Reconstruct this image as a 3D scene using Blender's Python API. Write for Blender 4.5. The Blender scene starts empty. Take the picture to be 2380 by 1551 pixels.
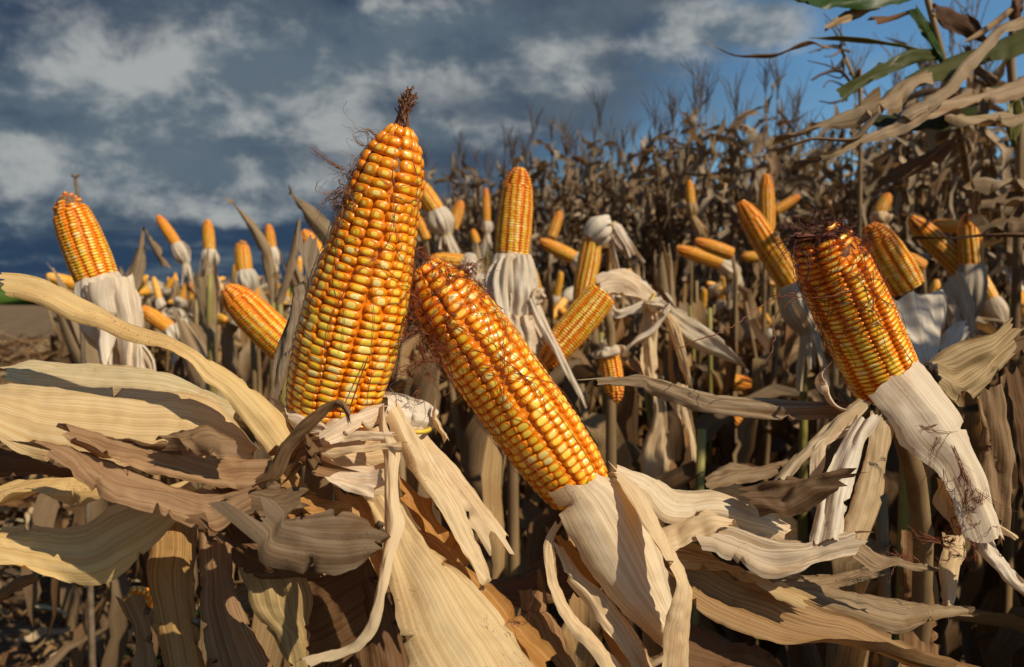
import bpy, math, random
import numpy as np
from mathutils import Matrix, Vector

random.seed(7); RNG = np.random.default_rng(7)
scene = bpy.context.scene
COL = scene.collection
R = math.radians

# ------------------------------------------------------------------ camera
F = 1983.0                      # focal length in reference pixels (2380 wide)
CX, CY, CAMH = 1190.0, 775.5, 1.0
PITCH = math.atan(118 / F)
cam = bpy.data.cameras.new('camera'); camo = bpy.data.objects.new('camera', cam); COL.objects.link(camo)
cam.sensor_width = 36; cam.lens = F / 2380 * 36; cam.clip_start = 0.02; cam.clip_end = 3000
camo.location = (0, 0, CAMH); camo.rotation_euler = (math.pi / 2 - PITCH, 0, 0)
cam.dof.use_dof = True; cam.dof.focus_distance = 0.45; cam.dof.aperture_fstop = 15
scene.camera = camo

def P(x, y, d):
    """a point seen at reference pixel (x, y) at depth d metres"""
    cx = (x - CX) / F * d; cy = (CY - y) / F * d
    c, s = math.cos(PITCH), math.sin(PITCH)
    return np.array([cx, d * c + cy * s, CAMH + cy * c - d * s])

# ------------------------------------------------------------------ sun, exposure
SUN_AZ, SUN_EL = R(50), R(42)   # to the right of straight behind the camera
sd = Vector((math.sin(SUN_AZ) * math.cos(SUN_EL), -math.cos(SUN_AZ) * math.cos(SUN_EL), math.sin(SUN_EL)))
sun = bpy.data.lights.new('sun', 'SUN'); suno = bpy.data.objects.new('sun', sun); COL.objects.link(suno)
sun.energy = 4.8; sun.angle = R(0.53); sun.color = (1.0, 0.86, 0.66)
suno.rotation_euler = sd.to_track_quat('Z', 'Y').to_euler()
vs = scene.view_settings
vs.view_transform = 'Standard'; vs.look = 'None'; vs.exposure = -0.08; vs.gamma = 1.0; vs.use_curve_mapping = False
scene.render.engine = 'CYCLES'
scene.cycles.max_bounces = 4; scene.cycles.diffuse_bounces = 3; scene.cycles.glossy_bounces = 2
scene.cycles.transmission_bounces = 4; scene.cycles.transparent_max_bounces = 4
scene.cycles.use_denoising = True
scene.cycles.caustics_reflective = False; scene.cycles.caustics_refractive = False

# ------------------------------------------------------------------ node helpers
class NT:
    def __init__(s, tree): s.t = tree; s.n = tree.nodes; s.l = tree.links
    def node(s, typ, **kw):
        nd = s.n.new(typ)
        for k, v in kw.items(): setattr(nd, k, v)
        return nd
    def put(s, sock, v):
        if v is None: return
        if isinstance(v, bpy.types.NodeSocket): s.l.new(v, sock)
        else:
            if isinstance(v, tuple) and len(v) == 3 and sock.type == 'RGBA': v = v + (1,)
            sock.default_value = v
    def m(s, op, a, b=None, c=None, clamp=False):
        nd = s.node('ShaderNodeMath', operation=op, use_clamp=clamp)
        s.put(nd.inputs[0], a); s.put(nd.inputs[1], b); s.put(nd.inputs[2], c)
        return nd.outputs[0]
    def mix(s, f, a, b, blend='MIX'):
        nd = s.node('ShaderNodeMix', data_type='RGBA', blend_type=blend)
        s.put(nd.inputs[0], f); s.put(nd.inputs[6], a); s.put(nd.inputs[7], b)
        return nd.outputs[2]
    def step(s, v, a, b):
        nd = s.node('ShaderNodeMapRange', interpolation_type='SMOOTHSTEP')
        s.put(nd.inputs[0], v); s.put(nd.inputs[1], a); s.put(nd.inputs[2], b)
        return nd.outputs[0]
    def noise(s, vec, scale, detail=4, rough=0.5, dist=0.0):
        nd = s.node('ShaderNodeTexNoise')
        s.put(nd.inputs['Vector'], vec); nd.inputs['Scale'].default_value = scale
        nd.inputs['Detail'].default_value = detail; nd.inputs['Roughness'].default_value = rough
        nd.inputs['Distortion'].default_value = dist
        return nd.outputs['Fac']
    def sep(s, v):
        nd = s.node('ShaderNodeSeparateXYZ'); s.put(nd.inputs[0], v); return nd.outputs
    def comb(s, x, y, z):
        nd = s.node('ShaderNodeCombineXYZ')
        for i, v in enumerate((x, y, z)): s.put(nd.inputs[i], v)
        return nd.outputs[0]
    def vmul(s, v, t):
        nd = s.node('ShaderNodeVectorMath', operation='MULTIPLY'); s.put(nd.inputs[0], v); nd.inputs[1].default_value = t
        return nd.outputs[0]
    def attr(s, name, out='Color'):
        nd = s.node('ShaderNodeAttribute', attribute_name=name); return nd.outputs[out]

# ------------------------------------------------------------------ sky
world = bpy.data.worlds.new('World'); scene.world = world; world.use_nodes = True
world.cycles.sampling_method = 'NONE'
w = NT(world.node_tree); w.n.clear()
wo = w.node('ShaderNodeOutputWorld'); bg = w.node('ShaderNodeBackground')
w.l.new(bg.outputs[0], wo.inputs[0])
sky = w.node('ShaderNodeTexSky', sky_type='NISHITA', sun_disc=False)
sky.sun_elevation = SUN_EL; sky.sun_rotation = math.atan2(sd.x, sd.y); sky.air_density = 1.0; sky.dust_density = 0.3; sky.ozone_density = 2.5
dirv = w.node('ShaderNodeTexCoord').outputs['Generated']
dx, dy, dz = w.sep(dirv)
az = w.m('ARCTAN2', dx, dy); el = w.m('ARCSINE', dz)
# bend the direction with noise, so that cloud outlines are torn
nv = w.comb(dx, dy, w.m('MULTIPLY', dz, 1.5))
n1 = w.noise(nv, 4.2, 9, 0.60, 0.2); n2 = w.noise(nv, 11.0, 9, 0.62, 0.25)
n3 = w.noise(w.comb(dx, w.m('ADD', dy, 7.3), w.m('MULTIPLY', dz, 1.8)), 6.0, 8, 0.56, 0.1)
def px_dir(x, y):
    v = Vector(P(x, y, 1.0) - np.array([0, 0, CAMH])).normalized()
    return math.atan2(v.x, v.y), math.asin(v.z)
wx = w.m('MULTIPLY', w.m('SUBTRACT', n2, 0.5), 0.10); wy = w.m('MULTIPLY', w.m('SUBTRACT', n3, 0.5), 0.07)
azw = w.m('ADD', az, wx); elw = w.m('ADD', el, wy)
def blob(x, y, rx, ry, amp=1.0):
    a0, e0 = px_dir(x, y)
    a = w.m('DIVIDE', w.m('SUBTRACT', azw, a0), rx / F); b = w.m('DIVIDE', w.m('SUBTRACT', elw, e0), ry / F)
    q = w.m('ADD', w.m('MULTIPLY', a, a), w.m('MULTIPLY', b, b))
    return w.m('MULTIPLY', w.m('EXPONENT', w.m('MULTIPLY', q, -1.0)), amp)
def total(bl):
    t = bl[0]
    for b in bl[1:]: t = w.m('ADD', t, b)
    return t
# clear deep blue (the Nishita sky) to the right, a slate storm cloud deck to the left
blue = w.mix(1.0, sky.outputs[0], (0.066, 0.096, 0.108, 1), 'MULTIPLY')
deckedge = w.m('ADD', w.m('SUBTRACT', 0.26, az), w.m('MULTIPLY', w.m('SUBTRACT', n1, 0.5), 0.55))
deckedge = w.m('ADD', deckedge, w.m('MULTIPLY', w.m('SUBTRACT', el, 0.15), 0.9))
deck = w.step(deckedge, -0.06, 0.26)
slate = w.mix(w.step(n1, 0.35, 0.68), (0.040, 0.066, 0.115), (0.115, 0.150, 0.185))
n4 = w.noise(w.comb(dx, dy, w.m('MULTIPLY', dz, 7.0)), 5.0, 8, 0.6, 0.3)
slate = w.mix(w.step(el, 0.22, 0.02), slate, w.mix(w.step(n4, 0.42, 0.66), (0.026, 0.055, 0.105), (0.105, 0.145, 0.185)))
col = w.mix(deck, blue, slate)
pale = total([blob(330, 130, 420, 130, 0.75), blob(620, 220, 260, 110, 0.65), blob(330, 300, 260, 90, 0.45), blob(130, 398, 105, 42, 1.35),
              blob(260, 405, 110, 26, 0.6), blob(600, 420, 280, 45, 0.8), blob(380, 480, 320, 28, 0.5), blob(640, 500, 90, 22, 0.9), blob(40, 520, 150, 26, 0.5), blob(330, 565, 420, 16, 0.38), blob(120, 610, 300, 12, 0.3),
              blob(1000, 50, 200, 60, 0.7), blob(1250, 130, 420, 70, 0.35), blob(1640, 45, 200, 62, 0.95), blob(1790, 70, 90, 45, 0.65), blob(1400, 190, 170, 36, 0.5),
              blob(1120, 320, 330, 50, 0.62), blob(2040, 130, 70, 22, 0.45), blob(900, 160, 300, 70, 0.25), blob(-500, 200, 600, 160, 0.6), blob(3200, 150, 500, 150, 0.6)])
pm = w.m('ADD', pale, w.m('MULTIPLY', w.m('SUBTRACT', n2, 0.52), 1.7))
pm = w.m('ADD', pm, w.m('MULTIPLY', w.m('SUBTRACT', n1, 0.5), 0.8))
pmask = w.m('MULTIPLY', w.step(pm, 0.10, 0.95), w.step(pale, 0.05, 0.4))
whit = w.mix(w.step(w.m('ADD', n3, w.m('MULTIPLY', w.m('SUBTRACT', n2, .5), .7)), 0.42, 0.64), (0.12, 0.165, 0.205), (0.42, 0.44, 0.435))
col = w.mix(w.m('MULTIPLY', pmask, 0.92), col, whit)
# the lower half only reflects soil
col = w.mix(w.step(dz, -0.02, -0.12), col, (0.05, 0.035, 0.02))
w.l.new(col, bg.inputs[0]); bg.inputs[1].default_value = 1.0

# ------------------------------------------------------------------ materials
def new_mat(name):
    m = bpy.data.materials.new(name); m.use_nodes = True
    t = NT(m.node_tree); t.n.clear()
    out = t.node('ShaderNodeOutputMaterial'); return m, t, out

def leaf_material(name, transl=0.22, rough=0.55, fine=1.0, vc=(0.82, 0.75, 0.65)):
    m, t, out = new_mat(name)
    tint = t.attr('tint'); uv = t.node('ShaderNodeUVMap', uv_map='uv').outputs[0]
    u, v, _ = t.sep(uv)
    oi = t.node('ShaderNodeObjectInfo').outputs['Random']
    sh = t.m('MULTIPLY', oi, 37.0)
    vein = t.noise(t.comb(t.m('ADD', t.m('MULTIPLY', u, 1350.0 * fine), sh), t.m('MULTIPLY', v, 2.5), sh), 1.0, 2, 0.5)
    rib = t.noise(t.comb(t.m('ADD', t.m('MULTIPLY', u, 330.0 * fine), sh), t.m('MULTIPLY', v, 2.5), sh), 1.0, 3, 0.6)
    pos = t.node('ShaderNodeTexCoord').outputs['Object']
    blotch = t.noise(t.comb(t.m('MULTIPLY', u, 70.0), t.m('MULTIPLY', v, 22.0), sh), 1.0, 5, 0.6)
    speck = t.noise(pos, 700, 2, 0.6); big = t.noise(pos, 22, 4, 0.6); crinkle = t.noise(pos, 150, 3, 0.6)
    c = t.mix(t.step(vein, 0.36, 0.60), t.mix(1.0, tint, vc, 'MULTIPLY'), tint)
    c = t.mix(t.m('MULTIPLY', t.step(rib, 0.48, 0.72), 0.3), c, t.mix(1.0, tint, (1.16, 1.16, 1.14), 'MULTIPLY'))
    c = t.mix(t.m('MULTIPLY', t.step(rib, 0.42, 0.30), 0.3), c, t.mix(1.0, tint, (0.80, 0.58, 0.34), 'MULTIPLY'))
    c = t.mix(t.m('MULTIPLY', t.step(blotch, 0.55, 0.74), 0.5), c, t.mix(1.0, tint, (0.62, 0.46, 0.30), 'MULTIPLY'))
    c = t.mix(t.m('MULTIPLY', t.step(big, 0.52, 0.70), 0.35), c, t.mix(1.0, tint, (0.70, 0.52, 0.36), 'MULTIPLY'))
    sp = t.m('MULTIPLY', t.step(speck, 0.62, 0.70), t.step(big, 0.50, 0.66))
    c = t.mix(t.m('MULTIPLY', sp, 0.6), c, (0.05, 0.033, 0.02))
    hv = t.m('ADD', t.m('ADD', t.m('MULTIPLY', vein, 0.5), t.m('MULTIPLY', rib, 1.0)), t.m('MULTIPLY', crinkle, 0.8))
    bump = t.node('ShaderNodeBump'); bump.inputs['Strength'].default_value = 0.55; bump.inputs['Distance'].default_value = 0.0007
    t.l.new(hv, bump.inputs['Height'])
    pb = t.node('ShaderNodeBsdfPrincipled'); t.l.new(c, pb.inputs['Base Color'])
    pb.inputs['Roughness'].default_value = rough; pb.inputs['Specular IOR Level'].default_value = 0.14
    t.l.new(bump.outputs[0], pb.inputs['Normal'])
    tr = t.node('ShaderNodeBsdfTranslucent'); t.l.new(t.mix(1.0, c, (1.0, 0.74, 0.46), 'MULTIPLY'), tr.inputs[0])
    t.l.new(bump.outputs[0], tr.inputs['Normal'])
    mx = t.node('ShaderNodeMixShader'); mx.inputs[0].default_value = transl
    t.l.new(pb.outputs[0], mx.inputs[1]); t.l.new(tr.outputs[0], mx.inputs[2]); t.l.new(mx.outputs[0], out.inputs[0])
    return m
M_HUSK = leaf_material('dry_husk', 0.28, 0.5)
M_LEAF = leaf_material('dry_leaf', 0.24, 0.62, 1.0, (0.66, 0.58, 0.50))
M_GREEN = leaf_material('green_leaf', 0.2, 0.34)

def kernel_material():
    m, t, out = new_mat('corn_kernel')
    uv = t.node('ShaderNodeUVMap', uv_map='uv').outputs[0]; u, v, _ = t.sep(uv)
    rnd = t.attr('rnd', 'Fac'); oi = t.node('ShaderNodeObjectInfo').outputs['Random']
    rr = t.m('FRACT', t.m('ADD', rnd, t.m('MULTIPLY', oi, 5.0)))
    r2 = t.m('FRACT', t.m('MULTIPLY', rr, 7.31)); r3 = t.m('FRACT', t.m('MULTIPLY', rr, 13.7))
    a = t.m('POWER', t.m('ABSOLUTE', t.m('MULTIPLY', u, 1.16)), 3.0); b = t.m('POWER', t.m('ABSOLUTE', t.m('MULTIPLY', v, 1.0)), 3.0)
    rad = t.m('POWER', t.m('ADD', a, b), 0.3333)
    edge = t.m('ADD', 0.57, t.m('MULTIPLY', r2, 0.20))
    edge = t.m('MULTIPLY', edge, t.attr('capsize', 'Fac'))
    cap = t.m('SUBTRACT', 1.0, t.step(rad, t.m('SUBTRACT', edge, 0.09), t.m('ADD', edge, 0.09)))
    yel = t.mix(rr, (0.93, 0.57, 0.018), (0.95, 0.72, 0.11))
    yel = t.mix(t.step(r3, 0.70, 0.97), yel, (0.92, 0.76, 0.28))
    yel = t.mix(t.m('MULTIPLY', t.step(rad, 0.45, 0.0), 0.35), yel, (0.86, 0.58, 0.08))
    org = t.mix(r3, (0.80, 0.22, 0.003), (0.83, 0.29, 0.005))
    c = t.mix(cap, org, yel)
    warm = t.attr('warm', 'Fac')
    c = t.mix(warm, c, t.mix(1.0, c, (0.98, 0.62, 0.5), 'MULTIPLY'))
    pos = t.node('ShaderNodeTexCoord').outputs['Object']
    pb = t.node('ShaderNodeBsdfPrincipled'); t.l.new(c, pb.inputs['Base Color'])
    pb.inputs['Roughness'].default_value = 0.30; pb.inputs['Specular IOR Level'].default_value = 0.5
    pb.inputs['Coat Weight'].default_value = 0.22; pb.inputs['Coat Roughness'].default_value = 0.16
    t.l.new(pb.outputs[0], out.inputs[0]); return m
M_KERNEL = kernel_material()

def simple_mat(name, c1, c2, scale=60, rough=0.7, spec=0.3, bump=0.0, stretch=None):
    m, t, out = new_mat(name)
    pos = t.node('ShaderNodeTexCoord').outputs['Object']
    if stretch: pos = t.vmul(pos, stretch)
    n = t.noise(pos, scale, 5, 0.6)
    pb = t.node('ShaderNodeBsdfPrincipled'); t.l.new(t.mix(t.step(n, 0.3, 0.7), c1, c2), pb.inputs['Base Color'])
    pb.inputs['Roughness'].default_value = rough; pb.inputs['Specular IOR Level'].default_value = spec
    if bump:
        bp = t.node('ShaderNodeBump'); bp.inputs['Strength'].default_value = 0.7; bp.inputs['Distance'].default_value = bump
        t.l.new(n, bp.inputs['Height']); t.l.new(bp.outputs[0], pb.inputs['Normal'])
    t.l.new(pb.outputs[0], out.inputs[0]); return m
M_COB = simple_mat('cob_core', (0.72, 0.19, 0.004), (0.76, 0.24, 0.006), 300, 0.5)
M_CHAFF = simple_mat('cob_chaff', (0.30, 0.17, 0.09), (0.13, 0.06, 0.03), 500, 0.9, 0.1, 0.001)
M_SILK = simple_mat('corn_silk', (0.30, 0.085, 0.03), (0.13, 0.035, 0.016), 90, 0.45, 0.4)
M_SILKD = simple_mat('dark_corn_silk', (0.13, 0.035, 0.018), (0.05, 0.015, 0.010), 90, 0.45, 0.4)
M_SILKG = simple_mat('dry_corn_silk', (0.32, 0.17, 0.10), (0.17, 0.075, 0.05), 90, 0.45, 0.4)
M_BAND = simple_mat('yellow_rubber', (0.72, 0.52, 0.06), (0.62, 0.44, 0.04), 100, 0.45, 0.4)
M_STEM = simple_mat('corn_stem', (0.30, 0.20, 0.09), (0.15, 0.09, 0.045), 40, 0.6, 0.3, 0.001, (1, 1, 0.12))
M_STEMG = simple_mat('green_corn_stem', (0.30, 0.27, 0.06), (0.24, 0.17, 0.06), 30, 0.5, 0.3, 0.001, (1, 1, 0.12))
M_TASSEL = simple_mat('dry_tassel', (0.22, 0.16, 0.10), (0.12, 0.08, 0.05), 50, 0.8, 0.2)

# ------------------------------------------------------------------ mesh helpers
def link(o): COL.objects.link(o); return o
def mesh_from(name, V, Fc, mat, uv=None, attrs=None, smooth=True):
    me = bpy.data.meshes.new(name)
    me.from_pydata([tuple(map(float, p)) for p in V], [], [tuple(f) for f in Fc])
    if mat: me.materials.append(mat)
    if uv is not None:
        l = me.uv_layers.new(name='uv')
        vi = np.empty(len(me.loops), dtype=np.int32); me.loops.foreach_get('vertex_index', vi)
        l.data.foreach_set('uv', np.asarray(uv, dtype=np.float32)[vi].ravel())
    for k, (typ, dom, val) in (attrs or {}).items():
        a = me.attributes.new(k, typ, dom)
        val = np.asarray(val, dtype=np.float32)
        a.data.foreach_set('color' if typ == 'FLOAT_COLOR' else 'value', val.ravel())
    if smooth and len(me.polygons): me.polygons.foreach_set('use_smooth', np.ones(len(me.polygons), dtype=bool))
    me.update(); return me

MW = {}                          # world matrices of the Empties
def thing(name, label, cat, mat=None, group=None):
    o = bpy.data.objects.new(name, None); o.empty_display_size = 0.02; link(o)
    mat = mat or Matrix.Identity(4); o.matrix_world = mat; MW[o.name] = mat
    o['label'] = label; o['category'] = cat
    if group: o['group'] = group
    return o
def part(name, me, parent, mat=None):
    o = bpy.data.objects.new(name, me); link(o); o.parent = parent
    if mat is not None: o.matrix_basis = mat
    return o

class MB:
    """collects leaf strips, tubes; builds one mesh"""
    def __init__(s): s.V = []; s.F = []; s.UV = []; s.T = []
    def add(s, V, Fc, UV, tint):
        b = len(s.V)
        s.V.extend(V); s.F.extend([tuple(i + b for i in f) for f in Fc]); s.UV.extend(UV)
        s.T.extend([tint + (1,)] * len(V))
    def grid(s, G, U, tint):      # G: n x m x 3, U: n x m x 2
        n, m, _ = G.shape
        Fc = [(i * m + j, i * m + j + 1, (i + 1) * m + j + 1, (i + 1) * m + j) for i in range(n - 1) for j in range(m - 1)]
        s.add(list(G.reshape(-1, 3)), Fc, list(U.reshape(-1, 2)), tint)
    def tube(s, pts, rad, sides=6, tint=(1, 1, 1), cap=True):
        pts = np.asarray(pts, float); n = len(pts)
        rad = np.full(n, rad) if np.isscalar(rad) else np.asarray(rad, float)
        tg = np.gradient(pts, axis=0); tg /= np.linalg.norm(tg, axis=1)[:, None] + 1e-12
        ref = np.array([0.31, 0.17, 0.93]) if abs(tg[0][2]) < 0.85 else np.array([1.0, 0.2, 0.1])
        V = []
        for i in range(n):
            a = np.cross(tg[i], ref); a /= np.linalg.norm(a) + 1e-12; b = np.cross(tg[i], a)
            for k in range(sides):
                th = 2 * math.pi * k / sides
                V.append(pts[i] + rad[i] * (math.cos(th) * a + math.sin(th) * b))
        Fc = [(i * sides + k, i * sides + (k + 1) % sides, (i + 1) * sides + (k + 1) % sides, (i + 1) * sides + k)
              for i in range(n - 1) for k in range(sides)]
        if cap and sides > 3: Fc += [tuple(range(sides))[::-1], tuple((n - 1) * sides + k for k in range(sides))]
        s.add(V, Fc, [(0, 0)] * len(V), tint)
    def build(s, name, mat, parent=None, world=True, me_only=False):
        V = np.asarray(s.V, float)
        if parent is not None and world:
            Mi = np.array(MW[parent.name].inverted())
            V = V @ Mi[:3, :3].T + Mi[:3, 3]
        me = mesh_from(name, V, s.F, mat, s.UV, {'tint': ('FLOAT_COLOR', 'POINT', s.T)})
        if me_only: return me
        return part(name, me, parent) if parent is not None else link(bpy.data.objects.new(name, me))

def crom(pts, n):
    """Catmull-Rom through pts, n samples spread by arc length"""
    p = np.asarray(pts, float)
    if len(p) == 2: return p[0] + (p[1] - p[0]) * np.linspace(0, 1, n)[:, None]
    q = np.vstack([2 * p[0] - p[1], p, 2 * p[-1] - p[-2]])
    out = []
    for i in range(len(p) - 1):
        a, b, c, d = q[i:i + 4]
        for t in np.linspace(0, 1, 12, endpoint=False):
            out.append(0.5 * (2 * b + (c - a) * t + (2 * a - 5 * b + 4 * c - d) * t * t + (3 * b - a - 3 * c + d) * t ** 3))
    out.append(p[-1]); out = np.array(out)
    L = np.r_[0, np.cumsum(np.linalg.norm(np.diff(out, axis=0), axis=1))]
    s = np.linspace(0, L[-1], n)
    return np.stack([np.interp(s, L, out[:, k]) for k in range(p.shape[1])], 1)

def wob(n, k, amp):               # smooth random signal
    c = RNG.normal(0, amp, k + 3)
    x = np.linspace(0, k, n); i = np.floor(x).astype(int); f = x - i; f = f * f * (3 - 2 * f)
    return c[i] * (1 - f) + c[i + 1] * f

def strip(mb, A, B, d, tint, bulge=0.004, bow=0.0, rip=0.0012, n=None, m=15, ragged=0.0022, folds=5, edge=.0006, crum=.0006, tears=2):
    """a leaf between the two edges A and B seen in the photograph; d = depths at A start, B start, A end, B end (metres)"""
    ln = max(np.linalg.norm(np.diff(np.asarray(A, float), axis=0), axis=1).sum(), 30)
    n = n or int(min(60, max(14, ln / 9)))
    a = crom(A, n); b = crom(B, n); t = np.linspace(0, 1, n)
    da = d[0] + (d[2] - d[0]) * t - bow * np.sin(math.pi * t); db = d[1] + (d[3] - d[1]) * t - bow * np.sin(math.pi * t)
    ea = np.array([P(*a[i], da[i]) for i in range(n)]); eb = np.array([P(*b[i], db[i]) for i in range(n)])
    ea += np.stack([wob(n, 5, 0.0006) for _ in range(3)], 1); eb += np.stack([wob(n, 5, 0.0006) for _ in range(3)], 1)
    dw_ = (eb - ea) / (np.linalg.norm(eb - ea, axis=1)[:, None] + 1e-9)
    ra = np.abs(wob(n, n // 2, edge)) + np.abs(wob(n, max(3, n // 6), edge * 1.5)); rb = np.abs(wob(n, n // 2, edge)) + np.abs(wob(n, max(3, n // 6), edge * 1.5))
    if np.linalg.norm(eb - ea, axis=1).mean() < .012: tears = 0; ragged = min(ragged, .001); crum = min(crum, .0008)
    u = np.linspace(0, 1, m)
    G = ea[:, None] * (1 - u)[None, :, None] + eb[:, None] * u[None, :, None]
    W = np.linalg.norm(eb - ea, axis=1).mean()
    dT = np.gradient((ea + eb) / 2, axis=0); dW = eb - ea
    N = np.cross(dT, dW); N /= np.linalg.norm(N, axis=1)[:, None] + 1e-9
    view = (ea + eb) / 2 - np.array([0, 0, CAMH])
    N *= -np.sign((N * view).sum(1))[:, None]           # towards the viewer
    off = bulge * 4 * u * (1 - u)
    prof = off[None] * np.ones((n, 1))
    for _ in range(folds):                              # lengthwise pleats and waves that drift across
        k = RNG.uniform(2, 7.5); ph = RNG.uniform(0, 6.28); dr = RNG.uniform(-2.2, 2.2); am = .55 * rip * RNG.uniform(0.35, 1) * min(1.4, W / 0.02)
        prof += am * np.sin(k * u[None] * 3.1 + ph + dr * t[:, None] * 3) * (0.5 + 0.5 * np.sin(t[:, None] * RNG.uniform(3, 9) + ph))
    for _ in range(folds // 2):                         # a few sharp creases
        u0 = RNG.uniform(.1, .9); dr = RNG.normal(0, .12); am = rip * RNG.uniform(-1.3, 1.3) * min(1.4, W / 0.02)
        prof += am * np.exp(-np.abs(u[None] - u0 - dr * t[:, None]) * 9)
    for gn, gm, am in ((max(3, n // 7), 4, .6), (max(4, n // 2), m - 3, .7)):    # papery crumples
        g = RNG.normal(0, crum * am, (gn + 1, gm + 1)); xi = np.linspace(0, gn - 1e-6, n); yi = np.linspace(0, gm - 1e-6, m)
        i0 = xi.astype(int); j0 = yi.astype(int); fx = (xi - i0)[:, None]; fy = (yi - j0)[None]
        prof += g[i0][:, j0] * (1 - fx) * (1 - fy) + g[i0 + 1][:, j0] * fx * (1 - fy) + g[i0][:, j0 + 1] * (1 - fx) * fy + g[i0 + 1][:, j0 + 1] * fx * fy
    curl = RNG.normal(0, rip * 1.6, 2); prof += curl[0] * np.clip(1 - u / .16, 0, 1)[None] ** 1.5 * np.sin(t * RNG.uniform(4, 10) + 1)[:, None] + curl[1] * np.clip(1 - (1 - u) / .16, 0, 1)[None] ** 1.5 * np.sin(t * RNG.uniform(4, 10))[:, None]
    G = G + N[:, None] * prof[..., None]
    G[:, 0] += dw_ * np.minimum(ra, W / m * .8)[:, None]; G[:, -1] -= dw_ * np.minimum(rb, W / m * .8)[:, None]
    for _ in range(tears):                              # tears running in from an edge
        i = int(RNG.integers(2, n - 2)); dep = RNG.uniform(.08, .28); sd_ = RNG.random() < .5
        for j in range(m):
            x_ = u[j] if sd_ else 1 - u[j]
            if x_ < dep: G[i, j] += (dW[i] if sd_ else -dW[i]) * (dep - x_) * .9 + N[i] * RNG.normal(0, crum * 2)
    # torn ends
    if ragged:
        for e, sgn in ((0, -1), (n - 1, 1)):
            G[e] += (sgn * (np.abs(RNG.normal(0, ragged * .35, m)) + np.abs(wob(m, 4, ragged)) * (1 + 1.2 * (RNG.random(m) < .15))))[:, None] * (dT[e] / (np.linalg.norm(dT[e]) + 1e-9))
    Ls = np.r_[0, np.cumsum(np.linalg.norm(dT, axis=1)[1:])]
    U = np.stack(np.broadcast_arrays((u * W)[None, :] + RNG.uniform(0, 5), Ls[:, None] + RNG.uniform(0, 5)), -1)
    mb.grid(G, U, tint)

def S(parent, name, A, B, d, tint, mat=None, **kw):
    if mat is not None and mat is not M_HUSK: kw.setdefault('crum', .0008 if max(d) < .7 else .0018); kw.setdefault('tears', 4); kw.setdefault('ragged', .004)
    mb = MB(); strip(mb, A, B, d, tint, **kw); return mb.build(name, mat or M_HUSK, parent)

def ribbon(mb, path, width, side, tint, m=3, twist=0.0, cup=0.0, n=None, rag=0.0, wave=0.0):
    """a leaf along a 3-D path; side = width direction at the start"""
    p = np.asarray(path, float) if n is None else crom(path, n); n = len(p)
    tg = np.gradient(p, axis=0); tg /= np.linalg.norm(tg, axis=1)[:, None] + 1e-9
    wd = np.full(n, width) if np.isscalar(width) else np.asarray(width, float)
    tw = np.full(n, 0.0) + np.linspace(0, 1, n) * twist if np.isscalar(twist) else np.asarray(twist)
    u = np.linspace(-1, 1, m); G = np.empty((n, m, 3))
    s = np.asarray(side, float)
    for i in range(n):
        s = s - tg[i] * s.dot(tg[i]); s /= np.linalg.norm(s) + 1e-9
        nn = np.cross(tg[i], s)
        c, k = math.cos(tw[i]), math.sin(tw[i])
        ss = c * s + k * nn; n2 = -k * s + c * nn
        G[i] = p[i] + 0.5 * wd[i] * u[:, None] * ss + (cup * wd[i] * (u * u - 0.5))[:, None] * n2
        if wave: G[i] += (wave * wd[i] * np.sin(u * 4 + i * 1.3))[:, None] * n2
    Ls = np.r_[0, np.cumsum(np.linalg.norm(np.diff(p, axis=0), axis=1))]
    U = np.stack(np.broadcast_arrays((u * 0.5 * wd.mean())[None] + RNG.uniform(0, 5), Ls[:, None] + RNG.uniform(0, 5)), -1)
    mb.grid(G, U, tint)

def vary(t, k=0.12):
    f = 1 + RNG.uniform(-k, k); g = RNG.uniform(-k, k) * 0.25
    return (min(t[0] * f * (1 + g), .9), min(t[1] * f, .9), min(t[2] * f * (1 - g), .9))

# palette of real leaf colours
CREAM = (0.80, 0.62, 0.38); PALE = (0.84, 0.69, 0.50); TAN = (0.54, 0.37, 0.18); STRAW = (0.76, 0.55, 0.25)
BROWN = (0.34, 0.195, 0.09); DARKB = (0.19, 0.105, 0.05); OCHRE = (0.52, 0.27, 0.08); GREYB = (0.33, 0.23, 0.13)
WHITE = (0.82, 0.73, 0.58); GREEN = (0.045, 0.085, 0.02); OLIVE = (0.17, 0.17, 0.045)

# ------------------------------------------------------------------ kernels and ears
def kernel_shape(seg=12, flat=0.0):
    prof = [(1.08, 0.0), (1.05, 0.50), (0.93, 0.83), (0.70, 0.975)] if seg > 8 else [(1.07, 0.1), (1.0, 0.68), (0.72, 0.96)]
    V = []; UV = []
    for r, z in prof:
        for k in range(seg):
            th = 2 * math.pi * (k + 0.5) / seg; c, s = math.cos(th), math.sin(th)
            q = (abs(c) ** 3.2 + abs(s) ** 3.2) ** (-1 / 3.2)
            V.append((r * q * c, r * q * s, z)); UV.append((r * q * c, r * q * s))
    V.append((0, 0, 1.0 - flat)); UV.append((0, 0))
    n = len(prof); Fc = []
    for i in range(n - 1):
        for k in range(seg): Fc.append((i * seg + k, i * seg + (k + 1) % seg, (i + 1) * seg + (k + 1) % seg, (i + 1) * seg + k))
    for k in range(seg): Fc.append(((n - 1) * seg + k, (n - 1) * seg + (k + 1) % seg, n * seg))
    return np.array(V), Fc, np.array(UV)
KSH = {s: kernel_shape(s) for s in (6, 8, 12)}
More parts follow.
